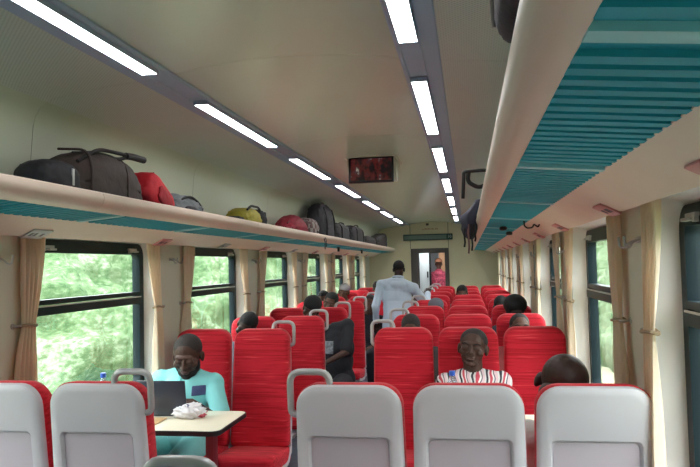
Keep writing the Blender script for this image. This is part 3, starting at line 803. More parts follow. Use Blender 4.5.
for i, (x, y, l) in enumerate(((-.04, -.03, .12), (-.01, -.05, .17), (.015, -.04, .15), (.04, -.02, .08))):
    bm = bmesh.new(); tube(bm, [(x * .8, y - .03, .05), (x, y - .045, -.02), (x + .004, y - .03, -l * .7), (x - .002, y - .03, -l)], .008, 6)
    obj('loose_strap', bm, STRAP if i != 1 else mat('faded_pink_strap', rgb(120, 84, 84), .7), t)
bm = bmesh.new(); tube(bm, [(.07, 0, .2), (.075, 0, .235), (.11, .0, .24), (.14, 0, .15)], .014, 6); obj('hanging_loop', bm, STRAP, t)
# things seen through the right grille
for i, (x, y, l) in enumerate(((.98, 4.9, 'small black tab poking through the right rack grille, middle one'), (1.06, 5.6, 'dark round tab under the right rack grille near the wall'))):
    o = blob((.05, .10, .03), p=2.5, seed=20 + i, amp=.003, sub=3); o = obj('strap_tab', o, STRAP, smooth=3.2); o.location = (x, y, zp(-.042, x)); tag(o, l, 'strap', 'tabs below the right rack')
t = thing('hook_loop', 'thin black cord loop hanging under the right rack grille', 'cord', (1.12, 4.25, 1.888))
bm = bmesh.new(); tube(bm, arc_path([(-.05, 0, .0), (-.05, 0, -.03), (-.03, 0, -.045), (.0, 0, -.04), (.005, 0, -.02), (.03, 0, -.04), (.04, 0, -.02)], .01), .005, 6); obj('cord', bm, STRAP, t)

# ------------------------------------------------------------ people
def V(*a): return Vector(a)
def cap_(bm, a, b, ra, rb, n=14):
    a, b = Vector(a), Vector(b); t = (b - a); L = t.length
    if L < 1e-5: t = V(0, 0, 1); L = 1e-5
    t.normalize(); up = V(0, 0, 1) if abs(t.z) < .9 else V(1, 0, 0)
    s = t.cross(up).normalized(); u = s.cross(t)
    rings = []
    for k in range(1, 6):
        an = -PI / 2 + PI / 2 * k / 5.5; rings.append((a + t * ra * math.sin(an), ra * math.cos(an)))
    for k in range(0, 5):
        an = PI / 2 * k / 5.5 + .02; rings.append((b + t * rb * math.sin(an), rb * math.cos(an)))
    loft(bm, [[p + (s * math.cos(2 * PI * i / n) + u * math.sin(2 * PI * i / n)) * r for i in range(n)] for p, r in rings])
def ell(bm, c, r, R=None):
    M = Matrix.Translation(Vector(c)) @ (R.to_4x4() if R else Matrix()) @ Matrix.Diagonal((r[0], r[1], r[2], 1))
    bmesh.ops.create_uvsphere(bm, u_segments=20, v_segments=14, radius=1, matrix=M)
def remesh(bm, vox, smooth=4, fac=.6):
    bmesh.ops.recalc_face_normals(bm, faces=bm.faces[:])
    me = bpy.data.meshes.new('tmp'); bm.to_mesh(me); bm.free()
    o = bpy.data.objects.new('tmp', me); C.objects.link(o)
    m = o.modifiers.new('r', 'REMESH'); m.mode = 'VOXEL'; m.voxel_size = vox
    if smooth:
        m = o.modifiers.new('s', 'SMOOTH'); m.factor = fac; m.iterations = smooth
    dg = bpy.context.evaluated_depsgraph_get()
    r = bpy.data.meshes.new_from_object(o.evaluated_get(dg)); bpy.data.objects.remove(o); bpy.data.meshes.remove(me)
    return r
def merge(meshes):
    bm = bmesh.new()
    for m in meshes:
        bm.from_mesh(m); bpy.data.meshes.remove(m)
    return bm
def skin_mat(name, col):
    return mat(name, col, .5, var=.10, scale=9, bump=.08, bscale=90, spec=.35)
SKIN = [skin_mat('dark_brown_skin', rgb(74, 50, 42)), skin_mat('deep_brown_skin', rgb(60, 42, 38)), skin_mat('mid_brown_skin', rgb(96, 66, 54))]
HAIRM = mat('short_black_hair', rgb(20, 18, 20), .8, bump=.6, bscale=160)
STUB = mat('cropped_hair_stubble', rgb(40, 32, 31), .75, bump=.4, bscale=160)
def elbow(sh, ha, l1, l2, pole):
    d = ha - sh; L = min(d.length, (l1 + l2) * .995)
    dn = d.normalized(); a = (l1 * l1 - l2 * l2 + L * L) / (2 * L); h = math.sqrt(max(l1 * l1 - a * a, 0))
    p = pole - dn * pole.dot(dn); p.normalize()
    return sh + dn * a + p * h, sh + dn * L
def hand_mesh(wrist, direction, palm, side, curl=.5, fine=.0035):
    """direction: wrist to knuckles, palm: outward normal of the palm; side +1 puts the thumb on the +cross side"""
    f = direction.normalized(); n = (palm - f * palm.dot(f)).normalized(); s = f.cross(n).normalized() * side
    bm = bmesh.new()
    P = lambda a, b, c: wrist + f * a + s * b + n * c
    for k in range(4):
        b = -.030 + .020 * k
        cap_(bm, P(.012, b * .6, 0), P(.082 - abs(k - 2) * .003, b, 0), .0135, .011)
    cap_(bm, P(.0, 0, 0), P(.05, 0, -.002), .021, .022)
    ln = [.052, .064, .070, .062]
    for k in range(4):
        b = -.030 + .020 * k; base = P(.080 - abs(k - 2) * .003, b, 0); L = ln[k]; a = 0; q = base
        for seg, w in ((.45, .0095), (.3, .0088), (.25, .008)):
            a += curl * .85
            nq = q + (f * math.cos(a) + n * math.sin(a)) * L * seg
            cap_(bm, q, nq, w, w * .93); q = nq
    q = P(.018, .026, .004); q2 = P(.050, .048, .012 + .01 * curl); q3 = P(.075, .050, .022 + .015 * curl)
    cap_(bm, q, q2, .014, .011); cap_(bm, q2, q3, .0105, .009)
    return remesh(bm, fine, 2)
def head_mesh(cen, R, vox):
    bm = bmesh.new()
    def E(c, r): ell(bm, cen + R @ Vector(c), r, R)
    E((0, .012, .035), (.074, .092, .084)); E((0, -.022, -.02), (.064, .070, .088)); E((0, -.035, -.075), (.050, .048, .036))
    E((0, -.068, -.094), (.024, .020, .018))
    cap_(bm, cen + R @ V(0, -.088, .012), cen + R @ V(0, -.110, -.026), .009, .012)
    E((-.013, -.100, -.030), (.010, .011, .008)); E((.013, -.100, -.030), (.010, .011, .008))
    E((0, -.072, .026), (.052, .019, .018))
    E((0, -.089, -.054), (.026, .014, .008)); E((0, -.087, -.066), (.023, .014, .008))
    for s in (-1, 1):
        E((s * .044, -.062, -.022), (.022, .024, .022)); E((s * .076, .010, -.008), (.011, .021, .033)); E((s * .031, -.078, .004), (.020, .0155, .018))
        E((s * .082, .016, -.004), (.006, .014, .026))
    return remesh(bm, vox, 3, .5)
def torso_prims(bm, J, inf=0.0, wide=1.0):
    hip, ch, nk = J['hip'], J['chest'], J['neck']
    sl, sr = J['shL'], J['shR']
    ax = (sl - sr).normalized()
    ang = math.atan2(ax.z, ax.x); R = Euler((J.get('pitch', 0), -ang * .7, 0)).to_matrix()
    mid = hip.lerp(ch, .5)
    ell(bm, hip, (.165 * wide + inf, .115 + inf, .10 + inf), R); ell(bm, mid, (.150 * wide + inf, .112 + inf, .15 + inf), R)
    ell(bm, ch, (.160 * wide + inf, .112 + inf, .15 + inf), R)
    ell(bm, ch.lerp(nk, .45), (.150 * wide + inf, .088 + inf, .085 + inf), R)
    cap_(bm, sl, sr, .056 + inf, .056 + inf); cap_(bm, sl, nk + V(0, 0, -.03), .048 + inf, .050 + inf); cap_(bm, sr, nk + V(0, 0, -.03), .048 + inf, .050 + inf)
def person(label, loc, rz, seated=True, skin=0, head=(0, -.10, 1.17), hrot=(0, 0, 0), chest=(0, -.14, .83), neck=(0, -.11, 1.03), hip=(0, -.25, .54),
           handL=(.11, -.52, .60), handR=(-.11, -.52, .60), top=None, sleeve='short', legs=None, hair='short', vox=.012, hands=True, curl=.5, poleL=V(.5, .4, -1), poleR=V(-.5, .4, -1),
           beard=False, face=True, gown=False, knees=None, name='person', wide=1.0, hs=1.0, nkr=.058, eyes=True, hw=1.0, kr=.062, sext=.9, palm=V(0, 0, -1), hdirL=None, hdirR=None):
    t = thing(name, label, 'person', loc, rz)
    H, N, CH, HP = Vector(head), Vector(neck), Vector(chest), Vector(hip)
    R = (Euler(hrot).to_matrix() @ Matrix.Diagonal((hw, 1, 1))) * hs
    ax = V(1, 0, 0)
    up = (N - CH).normalized(); side = V(1, 0, 0) - up * up.x; side.normalize()
    dr = .095 if gown else .075
    shL = N - up * dr + side * .180 * wide; shR = N - up * dr - side * .180 * wide
    J = dict(hip=HP, chest=CH, neck=N, shL=shL, shR=shR)
    eL, hL_ = elbow(shL, Vector(handL), .29, .26, poleL); eR, hR_ = elbow(shR, Vector(handR), .29, .26, poleR)
    if seated:
        kn = knees or (V(.12, -.64, .52), V(-.12, -.64, .52)); an = [V(k.x, k.y - .02, .10) for k in kn]; tips = [a + V(0, -.15, -.05) for a in an]
    else:
        kn = [V(.10, -.02, .50), V(-.10, -.01, .50)]; an = [V(.11, .02, .09), V(-.11, .02, .09)]; tips = [a + V(0, -.15, -.045) for a in an]
    hj = [HP + V(.095, 0, -.02), HP + V(-.095, 0, -.02)]
    # body: one continuous surface
    bm = bmesh.new(); torso_prims(bm, J, 0, wide)
    cap_(bm, N + V(0, .01, -.05), H + R @ V(0, .02, -.05), nkr, nkr - .006)
    cap_(bm, shL, eL, .046, .036); cap_(bm, eL, hL_, .037, .024); cap_(bm, shR, eR, .046, .036); cap_(bm, eR, hR_, .037, .024)
    for i in range(2):
        cap_(bm, hj[i], kn[i], .085, .058); cap_(bm, kn[i], an[i], .056, .036); cap_(bm, an[i], tips[i], .036, .026)
    ms = [remesh(bm, vox, 4), head_mesh(H, R, .0045 if face else .008)]
    if hands:
        for (h, e, sd, dd) in ((hL_, eL, -1, hdirL), (hR_, eR, 1, hdirR)):
            ms.append(hand_mesh(h, dd or (h - e), palm, sd, curl, .0038 if face else .006))
    body = merge(ms); obj('body', body, SKIN[skin], t, smooth=3.2)
    # top garment
    tp, tm = top
    bm = bmesh.new(); torso_prims(bm, J, .014, wide)
    ext = {'short': sext, 'long': 1.0, 'none': .15}[sleeve]
    for sh, e, h in ((shL, eL, hL_), (shR, eR, hR_)):
        cap_(bm, sh, sh.lerp(e, ext), .064, .062 if sleeve == 'short' else .054)
        if sleeve == 'long': cap_(bm, e, e.lerp(h, .9), .054, .040)
    if gown:
        base = HP
        ell(bm, N + V(0, .0, -.012), (.092, .088, .045)); ell(bm, N + V(0, .03, -.07), (.11, .085, .07))
        rg = []
        for q in range(12):
            u = q / 11; z = CH.z - .05 - (CH.z - .17) * u
            c_ = CH.lerp(HP, min(1, u * 3))
            rx, ry = .165 + .085 * u ** .8, .118 + .085 * u ** .8
            rg.append([V(c_.x + rx * math.cos(a) * (1 + .05 * u * math.sin(9 * a)), c_.y + .01 + ry * math.sin(a) * (1 + .05 * u * math.sin(9 * a)), z) for a in [2 * PI * i / 72 for i in range(72)]])
        loft(bm, rg)
        # hanging folds
        for q in range(16):
            a = 2 * PI * q / 16
            cap_(bm, CH + V(.13 * math.cos(a), .10 * math.sin(a), -.12), V(HP.x + .232 * math.cos(a), HP.y + .178 * math.sin(a), .16), .02, .026)
    else:
        ell(bm, HP + V(0, 0, .0), (.180 * wide, .135, .10))
    shirt = remesh(bm, max(.008, vox * .8), 5)
    sb = bmesh.new(); sb.from_mesh(shirt); bpy.data.meshes.remove(shirt)
    for v in sb.verts:
        n = noise.noise(v.co * 7 + V(loc[1], 0, 0)) * .008 + noise.noise(V(v.co.x * 22, v.co.y * 22, v.co.z * 6)) * .0045
        v.co += v.normal * n
    # neckline: open the cloth where the neck comes through
    if gown:
        cb = bmesh.new(); cc = N + V(0, .0, .022)
        tube(cb, [cc + V(.062 * math.cos(a), .064 * math.sin(a), .012 * math.sin(a)) for a in [2 * PI * k / 24 for k in range(24)]], .016, 8, close=True)
        obj('collar', cb, tm, t)
    kill = [f for f in sb.faces if (f.calc_center_median() - (N + V(0, -.01, .035))).length < kr]
    bmesh.ops.delete(sb, geom=kill, context='FACES')
    bvh = BVHTree.FromBMesh(sb)
    ts = obj(tp, sb, tm, t, smooth=3.2)
    # lower garment
    if legs and not gown:
        ln, lm = legs
        bm = bmesh.new(); ell(bm, HP + V(0, 0, -.01), (.172 * wide, .125, .095))
        for i in range(2):
            cap_(bm, hj[i], kn[i], .098, .075); cap_(bm, kn[i], an[i] + V(0, 0, .04), .074, .056)
        obj(ln, merge([remesh(bm, max(.011, vox), 5)]), lm, t, smooth=3.2)
    for i in range(2):
        bm = bmesh.new(); cap_(bm, an[i] + V(0, .02, -.045), tips[i] + V(0, -.02, -.005), .045, .038)
        ell(bm, an[i] + V(0, -.02, -.01), (.045, .06, .05))
        for v in bm.verts: v.co.z = max(v.co.z, .004)
        obj('shoe', bm, mat('black_leather_shoe', rgb(26, 24, 26), .4), t, smooth=1)
    # hair, eyes
    if hair in ('short', 'big', 'thin'):
        bm = bmesh.new()
        if hair == 'big':
            ell(bm, H + R @ V(0, .03, .045), (.112, .112, .098), R)
        else:
            g = .0035 if hair == 'thin' else .007
            ell(bm, H + R @ V(0, .020, .042), (.0745 + g, .0905 + g, .080 + g), R)
        hb = merge([remesh(bm, .006, 1)])
        if hair != 'big':
            kill = [v for v in hb.verts if (lambda q: q.z < -.012 + .0 * q.y or (q.y < -.055 and q.z < .068) or (q.y < -.01 and q.z < .03 and abs(q.x) < .07))(R.inverted() @ (v.co - H))]
            bmesh.ops.delete(hb, geom=kill, context='VERTS')
        obj('hair', hb, HAIRM if hair != 'thin' else STUB, t, smooth=3.2)
    if face:
        for s in (-1, 1) if eyes else ():
            bm = bmesh.new(); ell(bm, H + R @ V(s * .031, -.0845, .003), (.0115, .0084, .0052), R); e_ = obj('eye', bm, mat('eye_white', rgb(190, 176, 166), .5), t)
            bm = bmesh.new(); ell(bm, H + R @ V(s * .031, -.0905, .003), (.0052, .003, .0042), R); obj('iris', bm, BLACK, e_)
            bm = bmesh.new(); tube(bm, [H + R @ V(s * .016, -.0945, .024), H + R @ V(s * .032, -.0935, .031), H + R @ V(s * .050, -.080, .026)], .0038, 6); obj('eyebrow', bm, HAIRM, t)
        bm = bmesh.new(); ell(bm, H + R @ V(0, -.0985, -.0545), (.021, .006, .0045), R); ell(bm, H + R @ V(0, -.097, -.065), (.018, .006, .0055), R)
        obj('lips', bm, mat('lip_brown', rgb(88, 58, 54), .5), t)
    if beard:
        bm = bmesh.new()
        ell(bm, H + R @ V(0, -.038, -.079), (.055, .053, .036), R); ell(bm, H + R @ V(0, -.073, -.096), (.028, .024, .020), R)
        for s in (-1, 1): ell(bm, H + R @ V(s * .052, -.020, -.045), (.016, .034, .045), R)
        hb = merge([remesh(bm, .005, 2)])
        obj('beard', hb, mat('dense_black_beard', rgb(26, 20, 20), .85, bump=.5, bscale=150), t, smooth=3.2)
    t['_x'] = 0; del t['_x']
    return t, bvh, J, H, R
def skull_cap(t, H, R, m, name='cap', r=(.084, .100, .075)):
    bm = bmesh.new(); ell(bm, H + R @ V(0, .018, .052), r, R)
    hb = merge([remesh(bm, .006, 1)])
    kill = [v for v in hb.verts if (R.inverted() @ (v.co - H)).z < .035]
    bmesh.ops.delete(hb, geom=kill, context='VERTS')
    o = obj(name, hb, m, t, smooth=3.2); md = o.modifiers.new('s', 'SOLIDIFY'); md.thickness = .004; return o
def patch(bvh, parent, name, cx, cz, w, h, m, off=.003, rows=10, cols=10):
    bm = bmesh.new(); g = []
    for j in range(rows + 1):
        r = []
        for i in range(cols + 1):
            x = cx - w / 2 + w * i / cols; z = cz - h / 2 + h * j / rows
            hit = bvh.ray_cast(V(x, -1.2, z), V(0, 1, 0))
            p = hit[0] if hit[0] else V(x, -.2, z)
            r.append(bm.verts.new(p + V(0, -off, 0)))
        g.append(r)
    for j in range(rows):
        for i in range(cols): bm.faces.new([g[j][i], g[j][i + 1], g[j + 1][i + 1], g[j + 1][i]])
    o = obj(name, bm, m, parent, smooth=3.2); md = o.modifiers.new('s', 'SOLIDIFY'); md.thickness = .003; return o

def cloth(name, col, var=.06): return mat(name, col, .8, var=var, scale=7, bump=.15, bscale=60)
TURQ = cloth('turquoise_cotton', rgb(132, 206, 206))
TROUS = cloth('dark_trousers', rgb(38, 40, 50))

# 1 man with laptop
t, bvh, J, H, R = person('person in a turquoise short-sleeved shirt looking down at a laptop at the left table', (XL[0] + .0, 4.56, 0), 0, skin=0,
    head=(.035, -.27, 1.085), hrot=(.36, .0, .10), hs=1.10, hw=1.08, nkr=.072, eyes=False, sext=.72, chest=(0, -.24, .82), neck=(0.01, -.20, .985), hip=(0, -.30, .55),
    handL=(.15, -.50, .835), handR=(-.12, -.54, .85), top=('shirt', TURQ), sleeve='short', legs=('trousers', TURQ), hair='thin', vox=.009, beard=True, wide=1.0, curl=.55,
    hdirL=V(-.25, -.9, .12), hdirR=V(.1, -1, .1), poleL=V(.8, .4, -1), poleR=V(-.8, .4, -1), knees=(V(.15, -.72, .53), V(-.13, -.72, .53)))
patch(bvh, t, 'chest_pocket', .125, .872, .075, .06, mat('navy_pocket', rgb(70, 76, 116), .8))
patch(bvh, t, 'button_placket', 0.0, .90, .028, .12, cloth('turquoise_trim', rgb(112, 188, 192)), rows=14, cols=3)
bm = bmesh.new(); cen = J['neck'] + V(0, -.012, .010)
tube(bm, [cen + V(.066 * math.cos(a), .062 * math.sin(a), .018 * math.sin(a)) for a in [2 * PI * k / 28 for k in range(28)]], .011, 8, close=True)
obj('collar', bm, cloth('turquoise_trim', rgb(112, 188, 192)), t)

# 2 man in striped shirt
def stripes():
    m = bpy.data.materials.new('striped_shirt_cloth'); m.use_nodes = True
    nt = m.node_tree; b = nt.nodes['Principled BSDF']; b.inputs['Roughness'].default_value = .8
    tc = nt.nodes.new('ShaderNodeTexCoord'); mp = nt.nodes.new('ShaderNodeMapping'); mp.inputs['Rotation'].default_value = (0, .22, 0)
    sep = nt.nodes.new('ShaderNodeSeparateXYZ'); n = nt.nodes.new('ShaderNodeTexNoise'); n.inputs['Scale'].default_value = 4
    nt.links.new(tc.outputs['Object'], mp.inputs[0]); nt.links.new(mp.outputs[0], sep.inputs[0]); nt.links.new(tc.outputs['Object'], n.inputs[0])
    ab = nt.nodes.new('ShaderNodeMath'); ab.operation = 'MULTIPLY'; ab.inputs[1].default_value = 13
    nt.links.new(sep.outputs[0], ab.inputs[0])
    ad = nt.nodes.new('ShaderNodeMath'); ad.operation = 'MULTIPLY_ADD'; ad.inputs[1].default_value = 2.2
    nt.links.new(n.outputs[0], ad.inputs[0]); nt.links.new(ab.outputs[0], ad.inputs[2])
    fr = nt.nodes.new('ShaderNodeMath'); fr.operation = 'FRACT'; nt.links.new(ad.outputs[0], fr.inputs[0])
    cr = nt.nodes.new('ShaderNodeValToRGB'); cr.color_ramp.interpolation = 'CONSTANT'; e = cr.color_ramp.elements
    e[0].position = 0; e[0].color = rgb(222, 214, 214); e[1].position = .14; e[1].color = rgb(48, 44, 56)
    for p, c in ((.32, rgb(222, 214, 214)), (.44, rgb(196, 70, 88)), (.62, rgb(230, 220, 220)), (.72, rgb(96, 92, 104)), (.80, rgb(222, 190, 196))):
        k = e.new(p); k.color = c
    nt.links.new(fr.outputs[0], cr.inputs[0]); nt.links.new(cr.outputs[0], b.inputs['Base Color'])
    return m
t, bvh, J, H, R = person('person in a white, red and black striped shirt against the middle red seat', (XR[1], 4.70, 0), 0, skin=0,
    head=(.030, -.215, 1.105), hs=1.02, hw=1.12, nkr=.066, hrot=(-.10, .10, -.16), chest=(.03, -.26, .77), neck=(.025, -.205, .962), hip=(.02, -.36, .55),
    handL=(.11, -.58, .60), handR=(-.12, -.58, .60), top=('shirt', stripes()), sleeve='short', legs=('trousers', TROUS), hair='thin', vox=.009, beard=False, wide=.95)

# 3 bald man at the right window of the grey row, facing away
t, bvh, J, H, R = person('person with a shaven head at the right window, seen from behind above the grey seat', (XR[2] - .005, 2.68, 0), PI, skin=1,
    head=(.060, -.17, 1.150), hs=1.1, hw=1.1, hrot=(.85, -.22, -.75), chest=(0, -.20, .82), neck=(.0, -.155, 1.03), hip=(0, -.28, .54),
    top=('shirt', cloth('white_cotton', rgb(214, 214, 210))), legs=('trousers', TROUS), hair='none', vox=.011)
bm = bmesh.new()
for s in (-1, 1): tube(bm, [H + R @ V(s * .088, .02, .012), H + R @ V(s * .086, -.04, .012), H + R @ V(s * .074, -.1, .008)], .0022, 6)
bm.free()

BLK = cloth('black_cotton', rgb(26, 26, 34))
# 4 black t-shirt man leaning into the aisle
t, bvh, J, H, R = person('person in a black T-shirt slumped sideways in the third red row left of the aisle', (XL[1] + .06, 7.0, 0), 0, skin=0,
    head=(-.17, -.33, 1.225), hrot=(.35, .32, .1), chest=(.06, -.30, .84), neck=(-.035, -.28, 1.045), hip=(.05, -.30, .55),
    handL=(.02, -.62, .74), handR=(-.18, -.60, .74), top=('tshirt', BLK), legs=('trousers', TROUS), hair='none', vox=.011, wide=1.12, poleL=V(1, .2, -.6))
skull_cap(t, H, R, mat('black_knit_cap', rgb(22, 22, 26), .85), r=(.092, .108, .088))
patch(bvh, t, 'shirt_print', -.02, .86, .16, .12, mat('grey_white_print', rgb(120, 124, 132), .7, var=.5, scale=40))

others = [
 # label, x, y, skin, head, hrot, top colour, hair, extra
 ('person in dark clothes in the fifth red row left of the aisle, face bowed', XL[1] + .07, 9.33, 2, (.06, -.24, 1.13), (.25, .15, 0), rgb(28, 30, 40), 'thin', None),
 ('person with dark greying hair dozing at the left window, second red row', XL[0] - .03, 5.86, 1, (.02, -.22, 1.15), (.5, .45, .1), rgb(70, 72, 84), 'short', None),
 ('person in a grey cap near the left windows, sixth red row', XL[0] + .0, 10.49, 2, (.0, -.22, 1.25), (.1, .2, 0), rgb(90, 84, 92), 'thin', ('flat_cap', rgb(150, 148, 156))),
 ('person with a brown face at the left window, fifth red row', XL[0] - .04, 9.33, 2, (-.02, -.26, 1.19), (.2, -.1, 0), rgb(150, 140, 132), 'short', None),
 ('person leaning inwards from the left window seat, fourth red row', XL[0] + .14, 8.17, 2, (.12, -.25, 1.215), (.2, .3, 0), rgb(84, 48, 44), 'short', None),
 ('person with dark hair beside the standing man, seventh red row left of the aisle', XL[1] - .06, 11.65, 0, (.0, -.24, 1.245), (.1, 0, .5), rgb(190, 30, 46), 'short', None),
 ('person with full rounded black hair at the right window, third red row', XR[2] + .02, 7.02, 1, (0, -.26, 1.185), (.45, 0, .1), rgb(60, 60, 70), 'big', None),
 ('person low in the right window seat, second red row, forehead showing', XR[2] - .01, 5.86, 2, (-.01, -.22, 1.115), (-.1, 0, .1), rgb(150, 60, 60), 'thin', None),
 ('person with brown hair low in the aisle seat of the second red row, right block', XR[0] - .03, 5.86, 2, (0, -.22, 1.115), (.5, 0, 0), rgb(60, 50, 50), 'thin', None),
 ('person with greying hair in the middle seat of the sixth red row, right block', XR[1] - .08, 10.49, 2, (0, -.22, 1.19), (.3, 0, 0), rgb(120, 90, 90), 'short', None),
 ('person mostly hidden at the right window of the fourth red row', XR[2] - .06, 8.17, 1, (0, -.24, 1.14), (.3, 0, 0), rgb(60, 60, 76), 'short', None),
 ('person in a pale cap in the aisle seat of the fourth red row, right block', XR[0] + .07, 8.17, 2, (0, -.24, 1.125), (.35, 0, 0), rgb(140, 140, 150), 'none', ('flat_cap', rgb(96, 96, 106))),
]
for i, (lab, x, y, sk, hd, hr, tc_, hair, ex) in enumerate(others):
    hd = Vector(hd)
    t, bvh, J, H, R = person(lab, (x, y, 0), 0, skin=sk, head=hd, hrot=hr, neck=(hd.x * .5, hd.y + .06, hd.z - .135), chest=(hd.x * .2, -.2, hd.z - .34), hip=(0, -.30, .54),
        top=('shirt', cloth('cotton_%d' % i, tc_)), legs=('trousers', TROUS), hair=hair, vox=.015, sleeve='short', hands=True)
    if ex: skull_cap(t, H, R, mat('cap_cloth_%d' % i, ex[1], .85), ex[0], r=(.090, .108, .072))

# standing man in the aisle, back to the camera
ROBE = cloth('pale_blue_white_robe', rgb(196, 210, 228), .03)
t, bvh, J, H, R = person('person standing in the aisle in a long pale robe, back turned', (-.17, 8.95, 0), PI, seated=False, skin=1,
    head=(-.02, .0, 1.575), hrot=(.25, .0, .1), nkr=.062, kr=.0, hs=.92, chest=(0.02, .01, 1.22), neck=(-.01, .03, 1.455), hip=(.0, .03, .93),
    handL=(.29, -.02, .90), handR=(-.37, -.30, 1.26), top=('robe', ROBE), sleeve='long', gown=True, hair='short', vox=.011, wide=1.16, poleL=V(.2, .9, -.1), poleR=V(-.4, .2, -1))
# person beyond the doorway
PINK = mat('pink_patterned_cloth', rgb(214, 92, 118), .8, var=.45, scale=22)
t, bvh, J, H, R = person('person in a pink patterned top in the vestibule beyond the end doorway', (.06, 15.85 + .5, 0), PI, seated=False, skin=2,
    head=(.0, .0, 1.62), hrot=(.1, 0, 0), chest=(0, .01, 1.23), neck=(0, .02, 1.46), hip=(0, .03, .93), handL=(.25, -.1, .9), handR=(-.25, -.1, .9),
    top=('dress', PINK), kr=.0, gown=True, hair='none', vox=.015, wide=.95)
skull_cap(t, H, R, mat('tan_headscarf', rgb(190, 130, 100), .8), 'headscarf', r=(.092, .11, .09))

# plastic bag on the table
def plasticbag():
    m = mat('white_carrier_plastic', rgb(236, 234, 238), .35, bump=.5, bscale=40)
    nt = m.node_tree; b = nt.nodes['Principled BSDF']
    tc = nt.nodes.new('ShaderNodeTexCoord'); n = nt.nodes.new('ShaderNodeTexNoise'); n.inputs['Scale'].default_value = 16
    nt.links.new(tc.outputs['Object'], n.inputs[0]); cr = nt.nodes.new('ShaderNodeValToRGB'); e = cr.color_ramp.elements
    e[0].position = .0; e[0].color = rgb(60, 60, 110); e[1].position = .37; e[1].color = rgb(236, 234, 238)
    k = e.new(.34); k.color = rgb(60, 60, 110); k = e.new(.655); k.color = rgb(236, 234, 238); k = e.new(.68); k.color = rgb(210, 90, 110)
    nt.links.new(n.outputs[0], cr.inputs[0]); nt.links.new(cr.outputs[0], b.inputs['Base Color']); return m
t = thing('carrier_bag', 'crumpled white carrier bag with coloured print on the left table', 'bag', (-.885, 3.84, .7915), 0)
bm = blob((.19, .13, .070), p=2.1, seed=31, amp=.022, fscale=9, flat=.15); obj('bag_body', bm, plasticbag(), t, smooth=3.2)
bm = blob((.10, .07, .04), p=2.0, seed=37, amp=.016, fscale=12, flat=.1, sub=3); bmesh.ops.translate(bm, verts=bm.verts[:], vec=(.02, .01, .045)); obj('knotted_handles', bm, plasticbag(), t, smooth=3.2)

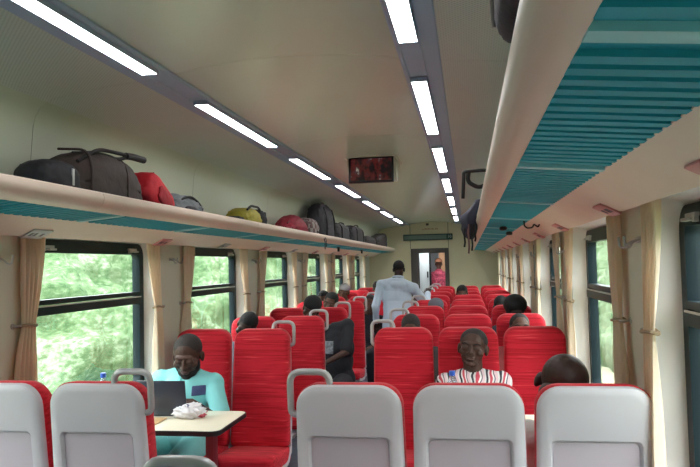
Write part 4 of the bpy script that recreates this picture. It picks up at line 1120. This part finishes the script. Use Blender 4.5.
# ------------------------------------------------------------ outside
def foliage_mat():
    m = bpy.data.materials.new('leafy_bank'); m.use_nodes = True
    nt = m.node_tree; b = nt.nodes['Principled BSDF']; b.inputs['Roughness'].default_value = .9; b.inputs['Specular IOR Level'].default_value = .1
    tc = nt.nodes.new('ShaderNodeTexCoord'); mp = nt.nodes.new('ShaderNodeMapping'); mp.inputs['Scale'].default_value = (1, .5, 1.2)
    n = nt.nodes.new('ShaderNodeTexNoise'); n.inputs['Scale'].default_value = 11; n.inputs['Detail'].default_value = 5; n.inputs['Roughness'].default_value = .62
    n3 = nt.nodes.new('ShaderNodeTexNoise'); n3.inputs['Scale'].default_value = .8; n3.inputs['Detail'].default_value = 3
    nt.links.new(tc.outputs['Object'], mp.inputs[0]); nt.links.new(mp.outputs[0], n.inputs[0]); nt.links.new(mp.outputs[0], n3.inputs[0])
    cr = nt.nodes.new('ShaderNodeValToRGB'); e = cr.color_ramp.elements
    e[0].position = .32; e[0].color = rgb(38, 56, 38); e[1].position = .68; e[1].color = rgb(134, 148, 126)
    k = e.new(.45); k.color = rgb(58, 82, 52); k = e.new(.56); k.color = rgb(86, 106, 76)
    ad = nt.nodes.new('ShaderNodeMath'); ad.operation = 'MULTIPLY_ADD'; ad.inputs[1].default_value = .55; 
    sc = nt.nodes.new('ShaderNodeMath'); sc.operation = 'MULTIPLY'; sc.inputs[1].default_value = .5
    nt.links.new(n3.outputs[0], sc.inputs[0]); nt.links.new(n.outputs[0], ad.inputs[0]); nt.links.new(sc.outputs[0], ad.inputs[2])
    nt.links.new(ad.outputs[0], cr.inputs[0]); nt.links.new(cr.outputs[0], b.inputs['Base Color'])
    return m
FOL = foliage_mat()
def bank(s, name, label):
    bm = bmesh.new(); g = []
    ny, nz = 230, 70
    for j in range(nz + 1):
        r = []
        for i in range(ny + 1):
            y = -12 + 60 * i / ny; u = j / nz
            x = 4.4 + 3.6 * u; z = -1.4 + 4.6 * u ** .75
            d = noise.fractal(V(y * .7, z * .9, s * 5), 1, 2, 4) * .55 + noise.fractal(V(y * 2.5, z * 3, s * 9), 1, 2, 3) * .09
            r.append(bm.verts.new((s * (x - d), y, z + d * .5)))
        g.append(r)
    for j in range(nz):
        for i in range(ny): bm.faces.new([g[j][i], g[j][i + 1], g[j + 1][i + 1], g[j + 1][i]])
    o = obj(name, bm, FOL, smooth=3.2); o['kind'] = 'stuff'; tag(o, label, 'foliage'); return o
bank(-1, 'trackside_foliage', 'bright green leafy bank beyond the left windows')
bank(1, 'trackside_foliage', 'bright green leafy bank beyond the right windows')
bm = bmesh.new(); box(bm, -30, 30, -30, 60, -1.5, -1.4)
o = obj('ground', bm, mat('trackside_ground', rgb(160, 160, 130), .9, var=.2), smooth=None); struct(o)

# ------------------------------------------------------------ light and camera
w = bpy.data.worlds.new('World'); S.world = w; w.use_nodes = True
bg = w.node_tree.nodes['Background']; bg.inputs[0].default_value = (.97, .97, 1.0, 1); bg.inputs[1].default_value = 9.5

cam = bpy.data.cameras.new('Camera'); co = bpy.data.objects.new('Camera', cam); C.objects.link(co); S.camera = co
cam.sensor_width = 36; cam.lens = 693.5178 * 36 / 700; cam.clip_start = .02; cam.clip_end = 300
yaw, pit, rol = .1671, .0453, -.0236
fw = V(-math.sin(yaw) * math.cos(pit), math.cos(yaw) * math.cos(pit), math.sin(pit))
r_ = V(math.cos(yaw), math.sin(yaw), 0); u_ = r_.cross(fw)
r2 = r_ * math.cos(rol) + u_ * math.sin(rol); u2 = r2.cross(fw)
M = Matrix((r2, u2, -fw)).transposed().to_4x4(); M.translation = V(.7316, 0, 1.65)
co.matrix_world = M
